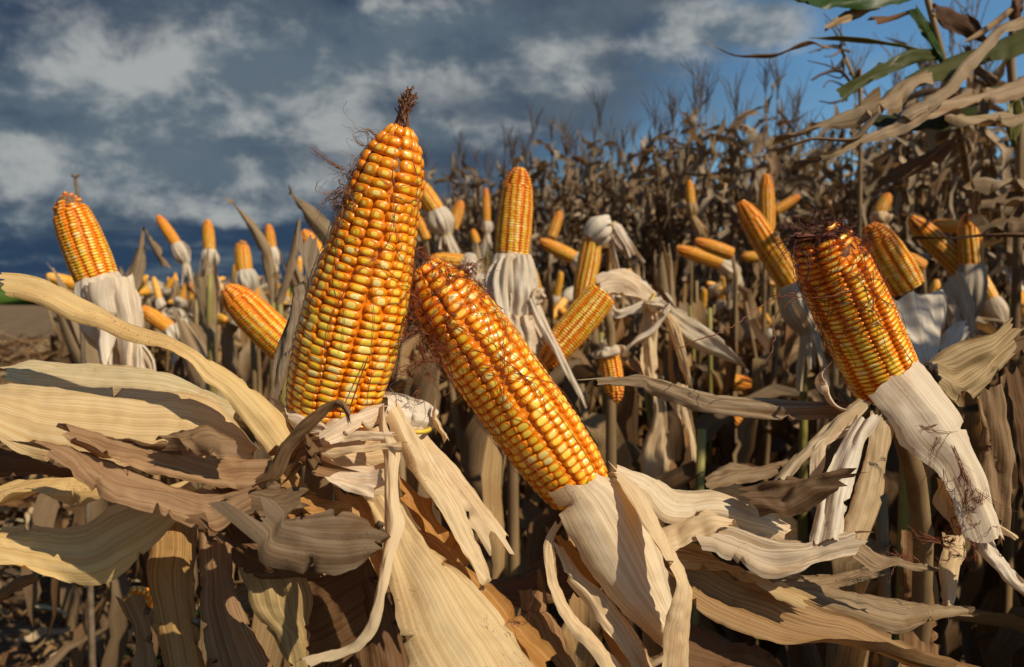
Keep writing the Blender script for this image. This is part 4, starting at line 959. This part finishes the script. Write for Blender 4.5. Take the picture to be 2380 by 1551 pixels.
S(stk1, 'leaf', [(440, 1212), (470, 1230), (500, 1262)], [(452, 1198), (490, 1220), (520, 1245)], (.345, .345, .348, .348), DARKB, M_LEAF, bulge=.002)
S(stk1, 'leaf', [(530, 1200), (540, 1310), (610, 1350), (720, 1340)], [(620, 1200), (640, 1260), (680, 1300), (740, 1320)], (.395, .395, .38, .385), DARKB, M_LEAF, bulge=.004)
S(stk1, 'leaf', [(333, 1200), (343, 1354), (353, 1423), (380, 1575)], [(460, 1200), (456, 1344), (459, 1423), (485, 1575)], (.44, .45, .40, .405), (0.46, .29, .115), M_LEAF, bulge=.006, rip=.0014)
S(stk1, 'leaf', [(455, 1200), (457, 1344), (460, 1423), (485, 1575)], [(550, 1200), (541, 1344), (560, 1408), (655, 1575)], (.44, .45, .40, .41), (0.34, .215, .115), M_LEAF, bulge=.006, rip=.0014)
S(stk1, 'leaf', [(556, 1340), (580, 1420), (640, 1500), (665, 1575)], [(722, 1338), (730, 1403), (717, 1470), (690, 1575)], (.43, .44, .41, .42), (0.48, .36, .17), M_LEAF, bulge=.008, rip=.0024, folds=9)
S(stk1, 'leaf', [(298, 1425), (320, 1480), (332, 1575)], [(343, 1390), (362, 1480), (388, 1575)], (.47, .45, .45, .43), (0.40, .29, .16), M_LEAF, bulge=.005)
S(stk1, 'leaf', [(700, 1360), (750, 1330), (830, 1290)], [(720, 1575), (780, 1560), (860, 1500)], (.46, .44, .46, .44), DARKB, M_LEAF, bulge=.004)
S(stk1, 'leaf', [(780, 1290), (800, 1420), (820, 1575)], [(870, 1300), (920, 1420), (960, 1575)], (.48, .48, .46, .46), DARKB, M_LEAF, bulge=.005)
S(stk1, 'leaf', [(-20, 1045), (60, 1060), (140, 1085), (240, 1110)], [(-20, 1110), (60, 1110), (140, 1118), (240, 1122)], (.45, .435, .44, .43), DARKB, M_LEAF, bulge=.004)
S(stk1, 'leaf', [(-20, 1390), (40, 1345), (90, 1330)], [(-20, 1410), (50, 1370), (100, 1345)], (.55, .55, .55, .55), BROWN, M_LEAF)
S(stk1, 'leaf', [(660, 850), (700, 760), (705, 660), (682, 560)], [(625, 945), (640, 830), (690, 720), (745, 620)], (.52, .51, .53, .54), (0.30, .235, .16), M_LEAF, bulge=.004, rip=.0015, ragged=.01)
mb = MB(); mb.tube(crom([P(757, 985, .434), P(740, 1130, .445), P(720, 1350, .46), P(715, 1570, .48), np.array([-.11, .52, 0.0])], 16), np.linspace(.008, .014, 16), 10); mb.build('stem', M_STEM, stk1)

# ------------------------------------------------------------------ the ears behind
def E(label, b, t, wpx, mode='mid', tie=None, tail=None, d=None, dt=0.0, rows=14, ht=WHITE, n=8, band=True, bulge=1.25, warm=.1, stalk=True, tapr=0, tr=0, pitch=(.0033, .0038), tip_r=.5, **kw):
    d = d or 95.0 / wpx; r = wpx / 2 / F * d
    B, T = P(*b, d), P(*t, d + dt)
    e, Mx, L, _ = ear(label, B, T, r, rows, pitch, PROF, 0, mode, 8, RNG.uniform(0, 1), 1.1, warm * .5, .0034, .035, .45, gap=.88, pair=.05, **kw)
    ax = (T - B) / L
    if tie is not None:
        tp = P(*tie, d); tl = P(*tail, d)
        husk(e, B, ax, r, tp, tl, n, ht, bulge, band, tip_r=tip_r)
        end = tp
    else: end = B - ax * .02
    if stalk:
        o = thing('corn_stalk', 'stalk below the ' + label, 'corn stalk', Matrix.Translation((end[0], end[1], 0)))
        mb = MB(); mb.tube(crom([B, B * .4 + end * .6 + np.array([0, .006, 0]), np.array([end[0], end[1] + .02, end[2] - .12]), np.array([end[0] + .01, end[1] + .03, 0])], 12), np.linspace(.006, .012, 12), 8)
        mb.build('stem', M_STEMG if RNG.random() < .2 else M_STEM, o)
        for q in range(2):
            lm = MB(); z = end[2] - .10 - .2 * q
            leaf_mesh(lm, (end[0], end[1] + .025, z), RNG.uniform(0, 6.28), RNG.uniform(.25, .5), .045, RNG.uniform(-.4, .6), .6, vary([TAN, BROWN, GREYB][RNG.integers(3)], .2), 12, 5, .04)
            lm.build('leaf', M_LEAF, o)
    return e, Mx, L, r

eL, ML, LL, rL = E('tilted ear with a brown tip at the far left', (232, 663), (150, 457), 100, 'near', (300, 830), (330, 990), n=9, ht=(0.84, .74, .58), band=False, bulge=1.3, tip_r=.75, stalk=False, bare=.7)
e5, *_ = E('upright slender ear with white tied husk near the centre', (1188, 602), (1207, 396), 84, 'near', (1190, 735), (1245, 870), n=10, ht=(0.84, .75, .60), bulge=1.22, tip_r=.85)
for e_, A_, B_, dd, tt, bu in [
    (e5, [(1156, 602), (1128, 640), (1120, 690), (1136, 740), (1158, 805)], [(1200, 612), (1192, 650), (1190, 700), (1192, 750), (1200, 810)], (1.115, 1.105, 1.095, 1.085), (.84, .76, .62), .012),
    (e5, [(1188, 606), (1184, 650), (1184, 700), (1180, 750), (1180, 800)], [(1224, 600), (1241, 640), (1246, 690), (1238, 740), (1232, 800)], (1.10, 1.11, 1.085, 1.095), (.80, .72, .58), .012),
    (e5, [(1228, 700), (1250, 760), (1290, 830), (1328, 900), (1361, 948)], [(1246, 688), (1276, 758), (1312, 828), (1346, 900), (1365, 945)], (1.08, 1.09, 1.05, 1.05), WHITE, .004),
    (e5, [(1222, 700), (1246, 666), (1264, 680)], [(1232, 735), (1252, 722), (1270, 700)], (1.09, 1.09, 1.09, 1.09), PALE, .010),
    (e5, [(1180, 740), (1190, 790), (1195, 840)], [(1240, 735), (1248, 790), (1242, 850)], (1.08, 1.08, 1.07, 1.07), PALE, .010),
    (eL, [(188, 672), (205, 692), (234, 722), (240, 780), (244, 870)], [(262, 654), (256, 690), (264, 740), (268, 800), (280, 880)], (.93, .895, .89, .88), (.84, .74, .58), .014),
    (eL, [(256, 656), (264, 700), (276, 760), (282, 830), (292, 890)], [(300, 664), (326, 702), (322, 760), (334, 830), (356, 890)], (.90, .93, .88, .89), (.82, .71, .54), .014)]:
    S(e_, 'husk_leaf', A_, B_, dd, tt, bulge=bu, rip=.003, folds=9, crum=.0008, m=19, n=34)
e7, *_ = E('ear slanting down behind the leaning ear, its husk knotted', (1402, 680), (1262, 850), 80, 'near', d=1.09)
for A_, B_, dd, tt in [
    ([(1394, 662), (1411, 637), (1431, 631), (1462, 639), (1495, 659), (1520, 684)], [(1404, 690), (1420, 690), (1445, 692), (1475, 702), (1497, 715), (1515, 712)], (1.19, 1.14, 1.19, 1.16), WHITE),
    ([(1400, 655), (1425, 640), (1460, 650), (1500, 680)], [(1402, 676), (1430, 668), (1465, 680), (1500, 706)], (1.17, 1.13, 1.17, 1.15), PALE),
    ([(1404, 682), (1411, 710), (1434, 724), (1467, 718), (1495, 712)], [(1407, 693), (1417, 734), (1439, 745), (1464, 736), (1494, 722)], (1.15, 1.14, 1.15, 1.14), WHITE),
    ([(1495, 705), (1488, 740), (1484, 800), (1492, 884)], [(1520, 715), (1530, 745), (1530, 800), (1528, 884)], (1.15, 1.15, 1.14, 1.14), CREAM),
    ([(1515, 700), (1545, 750), (1565, 800), (1594, 890)], [(1528, 700), (1572, 745), (1590, 795), (1608, 898)], (1.15, 1.15, 1.13, 1.13), CREAM),
    ([(1518, 705), (1560, 765), (1624, 815), (1675, 833), (1736, 861)], [(1525, 695), (1600, 735), (1663, 775), (1701, 812), (1736, 858)], (1.16, 1.17, 1.16, 1.16), (.74, .62, .45)),
    ([(1550, 730), (1536, 752), (1520, 780), (1484, 799), (1452, 814)], [(1536, 730), (1518, 755), (1503, 770), (1476, 785), (1451, 810)], (1.13, 1.13, 1.12, 1.12), WHITE),
    ([(1505, 700), (1530, 690), (1545, 700), (1530, 716)], [(1512, 722), (1535, 728), (1556, 722), (1550, 735)], (1.14, 1.13, 1.13, 1.13), WHITE),
    ([(1500, 865), (1515, 960), (1488, 1060), (1500, 1135)], [(1542, 880), (1550, 960), (1562, 1060), (1548, 1135)], (1.16, 1.17, 1.15, 1.15), (.66, .5, .3)),
    ([(1560, 900), (1570, 960), (1588, 1030), (1604, 1130)], [(1596, 900), (1598, 960), (1616, 1040), (1619, 1125)], (1.15, 1.16, 1.14, 1.14), CREAM)]:
    S(e7, 'husk_leaf', A_, B_, dd, tt, bulge=.010, rip=.003, folds=8, crum=.002, m=17)
mb = MB(); mb.tube(crom([P(1497, 722, 1.13), P(1508, 705, 1.125), P(1522, 684, 1.14), P(1512, 690, 1.18), P(1497, 722, 1.17), P(1497, 722, 1.13)], 20), .0013, 5); mb.build('rubber_band', M_BAND, e7)
E('hanging slim ear below a white husk bundle', (1378, 556), (1347, 725), 54, 'mid', (1420, 528), (1470, 640), ht=(0.84, .76, .64), n=9, bulge=1.35)
E('reddish yellow ear leaning left behind the largest ear', (672, 815), (528, 672), 90, 'near', warm=.25, stalk=True)
E('small orange ear behind the reddish ear on the left', (592, 712), (583, 655), 34)
E('ear half hidden by the brown silk of the largest ear', (754, 612), (705, 538), 42)
E('slim orange ear leaning left against the dark cloud', (412, 570), (367, 503), 26, tie=(432, 612), tail=(436, 668), warm=.6)
E('straight upright ear on white husk in the left field', (487, 584), (482, 512), 29, tie=(492, 622), tail=(498, 680))
E('short ear with brown open tip before a pointed leaf', (568, 634), (561, 560), 39, tie=(580, 682), tail=(600, 730), bare=.9)
E('little upright orange ear right of the tall pointed leaf', (631, 580), (624, 523), 25, tie=(640, 618), tail=(640, 660), warm=.5)
E('orange ear lying almost level above the straw leaf', (398, 766), (327, 716), 36, tie=(418, 800), tail=(420, 870), warm=.4)
E('ear pointing up behind the largest ear, above a tied white husk', (1017, 494), (966, 418), 43, tie=(1037, 548), tail=(1050, 610), ht=WHITE)
E('pointed orange ear beside the tied white husk', (1050, 532), (1072, 468), 31, warm=.5)
E('thin upright orange ear before the tall corn', (1131, 518), (1129, 438), 20, tie=(1132, 545), tail=(1130, 600), warm=.7)
E('small ear leaning right, left of the white husk bundle', (1281, 553), (1302, 492), 27, warm=.3)
E('level ear below the small leaning one near the centre', (1338, 602), (1256, 560), 34, tie=(1370, 625), tail=(1380, 690))
E('ear pointing left just above the tip of the leaning ear', (1078, 612), (998, 606), 44, tie=(1108, 632), tail=(1115, 700), warm=0)
E('small upright ear on withered husk amid the brown corn', (1606, 476), (1602, 420), 23, tie=(1610, 505), tail=(1640, 560), ht=TAN, n=6, band=False)
E('lower ear of the level pair at right of centre', (1680, 614), (1572, 577), 33, tie=(1712, 640), tail=(1712, 720))
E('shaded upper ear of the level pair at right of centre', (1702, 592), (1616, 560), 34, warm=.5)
E('blunt little ear end left of the long tilted ear', (1765, 598), (1724, 597), 27)
E('long tilted ear behind the silk of the thick right ear', (1842, 664), (1722, 472), 64, 'near', (1880, 770), (1890, 900), n=8, ht=(0.8, .71, .56), warm=.1)
E('upright ear half in shade above the long tilted ear', (1783, 535), (1780, 406), 39, warm=.35)
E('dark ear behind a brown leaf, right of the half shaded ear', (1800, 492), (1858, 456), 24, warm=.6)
E('short ear in a torn husk under the tall green plant', (2042, 496), (2066, 452), 32, tie=(2050, 520), tail=(2060, 560), n=5, ht=CREAM, band=False)
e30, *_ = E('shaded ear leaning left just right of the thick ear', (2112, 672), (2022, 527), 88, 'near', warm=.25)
for A_, B_, dd in [
    ([(2064, 702), (2078, 735), (2105, 790), (2128, 850)], [(2206, 690), (2202, 745), (2187, 800), (2168, 852)], (1.05, 1.06, .98, 1.0)),
    ([(2205, 745), (2190, 790), (2152, 850)], [(2246, 784), (2215, 815), (2164, 858)], (1.04, 1.05, .98, .99))]:
    S(e30, 'husk_leaf', A_, B_, dd, (.86, .78, .66), bulge=.012, rip=.003, folds=9, crum=.0006, m=19, ragged=.002, tears=1)
E('ear leaning left before the level one at the far right', (2240, 628), (2118, 508), 54, warm=.3)
E('level ear behind the crossing ears at the far right', (2238, 528), (2165, 522), 32, warm=.5)
E('upright ear on white husk at the far right', (2258, 624), (2250, 500), 55, tie=(2250, 740), tail=(2250, 860), n=7, ht=(.6, .54, .44), bulge=1.2, warm=.3)
E('small orange ear end right of the shaded ear', (2145, 622), (2098, 594), 36, warm=.5)
E('small orange ear hanging straight down in the dark gap', (1415, 822), (1432, 932), 52, d=1.12, warm=.75, tie=(1408, 800), tail=(1400, 770), n=5, ht=WHITE, band=False, stalk=False)
E('ear lying level above the horizontal brown leaf', (1640, 884), (1747, 893), 44, warm=.35)
E('ear stub with a brown end under the horizontal brown leaf', (1668, 945), (1727, 992), 42, bare=.8)
E('dark hollow ear end at the lower left beside brown leaves', (352, 1412), (288, 1388), 74, d=.62, warm=.9, bare=1.0)
E('orange ear end peeping out above the straw husk at the left', (236, 858), (210, 822), 38, warm=.6)
E('wedge shaped orange ear pointing up in the left field', (424, 696), (444, 654), 25, tie=(416, 715), tail=(420, 760), warm=.5)
E('tiny upright ear in white husk right of the far left ear', (331, 690), (339, 655), 17, tie=(336, 712), tail=(338, 745))
E('small ear stub beside the thin upright orange ear', (1108, 566), (1098, 534), 20)
E('slim ear showing behind the right flank of the largest ear', (992, 558), (966, 498), 24, warm=.3)

# pointed leaf tips and other loose stalks in the left field -----------------
def leafy(label, leaves, stem, mats=M_LEAF):
    o = thing('corn_stalk', label, 'corn stalk', Matrix.Translation(P(*stem[-1])))
    mb = MB(); mb.tube(crom([P(*s) for s in stem], 12), np.linspace(.006, .011, 12), 8); mb.build('stem', M_STEMG, o)
    for A, B, d, t in leaves: S(o, 'leaf', A, B, d, t, M_LEAF, bulge=.008, rip=.002, m=7)
    return o
leafy('stalk with a broad pointed brown leaf standing up, left of the largest ear', [([(540, 470), (570, 520), (600, 580), (620, 660), (632, 710)], [(540, 470), (590, 515), (628, 570), (640, 640), (636, 712)], (1.8, 1.8, 1.8, 1.8), (.36, .26, .15))], [(634, 705, 1.8), (634, 800, 1.8), (640, 1100, 1.85)])
leafy('stalk with a brown leaf tip against the cloud beside the silk', [([(676, 450), (700, 500), (740, 560), (770, 600)], [(676, 450), (730, 480), (775, 520), (800, 560)], (1.5, 1.5, 1.5, 1.5), (.34, .25, .15))], [(775, 590, 1.5), (770, 800, 1.5), (760, 1200, 1.55)])
leafy('stalk with two spear shaped brown leaves in the left field', [([(335, 535), (312, 590), (290, 650), (300, 690)], [(337, 535), (340, 590), (330, 650), (315, 690)], (1.9, 1.9, 1.9, 1.9), (.38, .28, .17)), ([(340, 535), (352, 580), (375, 620)], [(343, 535), (372, 575), (392, 610)], (1.95, 1.95, 1.95, 1.95), (.3, .21, .12))], [(315, 685, 1.9), (330, 820, 1.9), (340, 1100, 1.95)])
leafy('stalk with brown leaves bent over, between the left field and the largest ear', [([(690, 520), (670, 600), (640, 700)], [(700, 520), (695, 600), (660, 705)], (1.7, 1.7, 1.7, 1.7), (.36, .26, .16))], [(650, 700, 1.7), (655, 820, 1.7), (660, 1100, 1.75)])
leafy('bare yellowish stalk with a hanging leaf in the left field', [([(450, 650), (465, 740), (490, 800)], [(490, 650), (500, 740), (500, 800)], (1.7, 1.7, 1.7, 1.7), (.38, .28, .16))], [(488, 640, 1.7), (488, 760, 1.7), (505, 1100, 1.75)])
o = thing('corn_stalk', 'thin dry tassel rising behind the far left ear', 'corn stalk', Matrix.Translation(P(180, 700, 1.6)))
mb = MB(); mb.tube(crom([P(174, 410, 1.6), P(178, 440, 1.6), P(183, 520, 1.6), np.array([P(190, 700, 1.6)[0], P(190, 700, 1.6)[1], 0])], 12), np.linspace(.003, .008, 12), 6); mb.tube([P(166, 407, 1.6), P(175, 412, 1.6), P(185, 406, 1.6)], [.002, .004, .002], 5); mb.build('stem', M_TASSEL, o)

# ------------------------------------------------------------------ tall plants in the upper right
def Z(x, y): return (1582.4 + .3572 * x, .3572 * y)
def ZZ(*p): return [Z(*q) for q in p]
D = 1.15
pa = thing('corn_plant', 'tall half green corn plant with drooping tan leaves in the upper right', 'corn plant', Matrix.Translation((.62, 1.2, 0)))
mb = MB(); mb.tube(crom([P(*Z(1540, -260), D), P(*Z(1600, 0), D), P(*Z(1660, 200), D), P(*Z(1710, 400), D), P(*Z(1760, 600), D), P(*Z(1790, 760), D), P(*Z(1840, 1000), 1.35), P(*Z(1880, 1250), 1.6), P(*Z(1925, 1450), 1.85), np.array([1.02, 1.95, 0])], 26), np.r_[np.linspace(.004, .0070, 8), np.full(18, .0046)], 9); mb.build('stem', M_STEM, pa)
def TL(par, A, B, d, t, mat=M_LEAF, **kw): S(par, 'leaf', ZZ(*A), ZZ(*B), d, tuple(c * 1.0 for c in t), mat, **dict(dict(m=9, rip=.003, bulge=.006, edge=.0022), **kw))
TL(pa, [(705, -5), (900, -40), (1200, -50), (1560, -60)], [(720, 5), (800, 50), (880, 72), (960, 65), (1100, 42), (1400, 38), (1560, 5)], (D - .05, D - .09, D, D - .03), GREEN, M_GREEN)
TL(pa, [(1470, 90), (1560, 220), (1640, 350), (1690, 420)], [(1560, 60), (1630, 200), (1690, 330), (1710, 400)], (D - .03, D - .02, D - .02, D - .01), GREEN, M_GREEN)
TL(pa, [(1630, 5), (1780, 50), (1900, 130), (1985, 245)], [(1655, 130), (1700, 200), (1800, 230), (1940, 275)], (D, D, D + .1, D + .1), (.13, .075, .045))
TL(pa, [(948, 165), (1080, 72), (1260, 42)], [(958, 187), (1100, 152), (1275, 68)], (D - .06, D - .07, D, D - .01), (.42, .29, .15))
TL(pa, [(1208, 130), (1330, 122), (1490, 65)], [(1280, 160), (1380, 138), (1500, 95)], (D - .05, D - .06, D, D), DARKB)
TL(pa, [(1042, 622), (1250, 480), (1440, 348), (1480, 332), (1650, 362)], [(1055, 636), (1200, 572), (1480, 445), (1560, 410), (1665, 385)], (D - .08, D - .1, D, D - .02), (.075, .085, .025), M_GREEN)
TL(pa, [(830, 243), (1100, 250), (1400, 290), (1680, 365)], [(830, 252), (1100, 266), (1400, 312), (1680, 385)], (D - .1, D - .1, D, D), OLIVE, M_GREEN)
TL(pa, [(180, 283), (350, 356), (530, 362), (650, 345), (820, 280), (960, 303)], [(182, 288), (350, 367), (530, 378), (650, 360), (820, 294), (960, 318)], (D + .1, D + .1, D + .1, D + .1), (.3, .2, .12), n=40)
TL(pa, [(2260, 160), (1950, 310), (1700, 405), (1500, 488), (1350, 595), (1235, 722)], [(2260, 340), (2000, 432), (1750, 525), (1550, 570), (1420, 650), (1330, 715), (1250, 750)], (D + .03, D - .06, D - .08, D - .1), (.10, .105, .035), M_GREEN)
TL(pa, [(1560, 465), (1450, 520), (1340, 605), (1230, 725)], [(1640, 560), (1520, 600), (1400, 690), (1260, 755)], (D - .05, D - .09, D - .1, D - .12), (.42, .31, .19), rip=.004)
TL(pa, [(2260, 125), (2080, 188), (1970, 300), (1850, 430), (1780, 500), (1690, 600), (1475, 740)], [(2260, 165), (2105, 225), (2025, 325), (1910, 455), (1800, 600), (1655, 690), (1500, 765)], (D - .08, D - .1, D - .1, D - .13), (.46, .35, .22), rip=.004)
TL(pa, [(1290, 655), (1100, 758), (900, 822), (780, 870), (630, 892)], [(1255, 745), (1110, 785), (920, 850), (800, 890), (640, 905)], (D - .1, D - .12, D - .1, D - .1), (.42, .32, .2), rip=.004)
TL(pa, [(1640, 700), (1400, 800), (1200, 895), (1080, 970), (950, 1022), (800, 1030)], [(1590, 790), (1400, 870), (1200, 955), (1090, 1010), (980, 1045), (800, 1050)], (D - .1, D - .13, D - .12, D - .12), (.46, .34, .21), rip=.004)
TL(pa, [(1260, 740), (1180, 820), (1090, 900), (830, 900), (620, 985)], [(1290, 745), (1220, 850), (1110, 930), (840, 925), (625, 990)], (D - .12, D - .12, D - .12, D - .12), (.34, .25, .16))
TL(pa, [(1480, 740), (1700, 680), (1900, 625), (2260, 480)], [(1490, 790), (1720, 735), (1900, 695), (2260, 600)], (D - .1, D - .13, D - .02, D - .06), (.42, .31, .2), rip=.004)
TL(pa, [(1700, 735), (1850, 745), (2000, 770), (2260, 745)], [(1740, 765), (1850, 800), (2000, 815), (2260, 790)], (D - .08, D - .1, D - .05, D - .07), (.40, .31, .19), rip=.005)
TL(pa, [(1260, 760), (1450, 760), (1750, 700), (1900, 680)], [(1280, 830), (1450, 870), (1750, 850), (1900, 780)], (D + .05, D, D + .05, D), (.05, .06, .02), M_GREEN)
TL(pa, [(1335, 1150), (1450, 1070), (1600, 1000), (1790, 900)], [(1335, 1225), (1500, 1155), (1650, 1075), (1800, 960)], (D + .1, D + .07, D + .03, D), (.26, .16, .085))
TL(pa, [(1700, 1100), (1620, 1200), (1600, 1310)], [(1740, 1120), (1690, 1230), (1650, 1320)], (D + .1, D + .1, D + .1, D + .1), (.3, .21, .12))
# tassel of a plant bent over to the left of it
pt = thing('corn_plant', 'bent brown tassel standing out against the blue sky', 'corn plant', Matrix.Translation((.78, 2.0, 0)))
dT_ = 1.9
mb = MB(); mb.tube(crom([P(*Z(1030, 290), dT_), P(*Z(1080, 400), dT_), P(*Z(1130, 480), dT_), P(*Z(1130, 600), dT_), P(*Z(1170, 800), dT_), np.array([P(*Z(1170, 800), dT_)[0] + .02, 1.95, 0])], 20), np.linspace(.004, .009, 20), 7); mb.build('stem', M_STEM, pt)
mb = MB()
for a_ in ([(1030, 290), (1010, 200), (940, 80)], [(1030, 280), (960, 220), (900, 170)], [(1040, 310), (960, 320), (900, 330)], [(1050, 340), (980, 340), (910, 350)], [(1060, 380), (990, 400), (930, 400)], [(1080, 420), (1000, 440), (920, 430), (800, 460)], [(1040, 300), (1050, 230), (1030, 150)], [(1060, 380), (1030, 440), (960, 470)], [(1120, 560), (1020, 550), (930, 540)], [(1140, 600), (1210, 580), (1260, 660)], [(1110, 440), (1180, 500), (1190, 600)], [(1040, 330), (1000, 380), (960, 420)]):
    mb.tube(crom([P(*Z(*q), dT_) + RNG.normal(0, .01, 3) for q in a_], 12), np.linspace(.0035, .0012, 12), 4)
mb.build('tassel', M_TASSEL, pt)
TL(pt, [(840, 525), (930, 470), (1030, 440), (1110, 530)], [(850, 535), (940, 490), (1030, 470), (1095, 540)], (dT_, dT_, dT_, dT_), (.2, .14, .09))
TL(pt, [(900, 655), (960, 665), (1080, 640)], [(905, 665), (970, 680), (1080, 660)], (dT_, dT_, dT_, dT_), DARKB)
pb_ = thing('corn_plant', 'tall brown corn plant cut off by the right edge of the picture', 'corn plant', Matrix.Translation((.85, 1.3, 0)))
D2 = 1.3
mb = MB(); mb.tube(crom([P(*Z(2210, -200), D2), P(*Z(2175, 60), D2), P(*Z(2150, 250), D2), P(*Z(2150, 500), D2), P(*Z(2190, 900), D2), P(*Z(2200, 1300), D2), np.array([.80, 1.35, 0])], 22), np.linspace(.006, .009, 22), 9); mb.build('stem', M_STEM, pb_)
TL(pb_, [(2120, -30), (2130, 60), (2115, 180)], [(2240, -30), (2235, 60), (2200, 200)], (D2 - .02, D2 - .02, D2 - .02, D2 - .02), (.17, .09, .05))
TL(pb_, [(1815, 275), (1940, 190), (2060, 105), (2130, 40)], [(1830, 292), (1960, 235), (2090, 150), (2140, 90)], (D2 - .12, D2 - .12, D2 - .02, D2 - .02), (.36, .25, .14))
TL(pb_, [(2100, 690), (2110, 800), (2120, 900), (2150, 945)], [(2230, 660), (2240, 780), (2200, 880), (2160, 950)], (D2 - .05, D2 - .05, D2 - .06, D2 - .06), OLIVE, M_GREEN)
TL(pb_, [(1950, 620), (2060, 560), (2260, 500)], [(1960, 660), (2080, 640), (2260, 620)], (D2 - .1, D2 - .13, D2 - .05, D2 - .1), (.08, .10, .03), M_GREEN)
TL(pb_, [(1840, 330), (1900, 450), (1980, 560)], [(1870, 330), (1960, 430), (2060, 500)], (D2, D2, D2, D2), (.2, .14, .09))
TL(pb_, [(1920, 1210), (2030, 1190), (2130, 1165), (2260, 1180)], [(1925, 1225), (2040, 1235), (2140, 1215), (2260, 1245)], (D2, D2 - .02, D2, D2 - .03), (.40, .31, .2), rip=.005)
TL(pb_, [(1960, 1330), (2080, 1290), (2260, 1260)], [(1970, 1350), (2090, 1340), (2260, 1330)], (D2, D2 - .02, D2, D2 - .03), (.26, .19, .12), rip=.005)
TL(pb_, [(1960, 1500), (2080, 1440), (2260, 1400)], [(1970, 1530), (2090, 1500), (2260, 1500)], (D2 - .2, D2 - .22, D2 - .2, D2 - .23), (.24, .17, .10), rip=.005)
TL(pb_, [(1500, 1560), (1700, 1545), (1950, 1520), (2260, 1510)], [(1500, 1568), (1700, 1556), (1950, 1545), (2260, 1550)], (D2 - .3, D2 - .3, D2 - .3, D2 - .3), DARKB, n=30)

# standing corn to the right of the camera: the uncut block goes on there and throws its shade over the right of the picture
for i, (x, y) in enumerate([(.96, .75), (1.02, .5), (1.1, .62), (1.05, .9), (1.15, .3), (1.25, .65), (1.2, 1.1), (1.0, .25), (1.35, .38), (1.4, .75), (1.3, .1), (1.5, .45), (.98, .62), (1.08, .38), (1.2, .8), (1.3, .5), (1.18, .15), (1.45, .95), (1.4, .25), (1.55, .65), (1.35, 1.25), (1.62, 1.2), (1.7, .9), (1.55, 1.6), (1.85, 1.5), (1.8, 1.9), (1.95, 1.15), (2.0, 2.2), (2.15, 1.8), (2.2, 2.6), (1.75, .3), (1.95, .7)]):
    o = thing('corn_plant', 'withered corn plant at the right edge of the field', 'corn plant', Matrix.Translation((x, y, -.02)) @ Matrix.Rotation(i * 2.4, 4, 'Z') @ Matrix.Diagonal((1, 1, .72 if x < 1.3 else 1, 1)), 'tall corn at the right edge')
    MW[o.name] = None
    st, lv, ts = multi[i % 3]; part('stem', st, o); part('tassel', ts, o)
    for l in lv: part('leaf', l, o)

for A_, B_, dd, tt in [([(2205, 650), (2212, 700), (2222, 760)], [(2240, 640), (2262, 690), (2270, 770)], (1.27, 1.27, 1.25, 1.25), (.72, .62, .48)), ([(2175, 690), (2190, 730), (2205, 770)], [(2205, 650), (2225, 700), (2245, 750)], (1.26, 1.26, 1.25, 1.25), (.62, .5, .36))]:
    S(pb_, 'leaf', A_, B_, dd, tt, M_LEAF, bulge=.008, rip=.003)
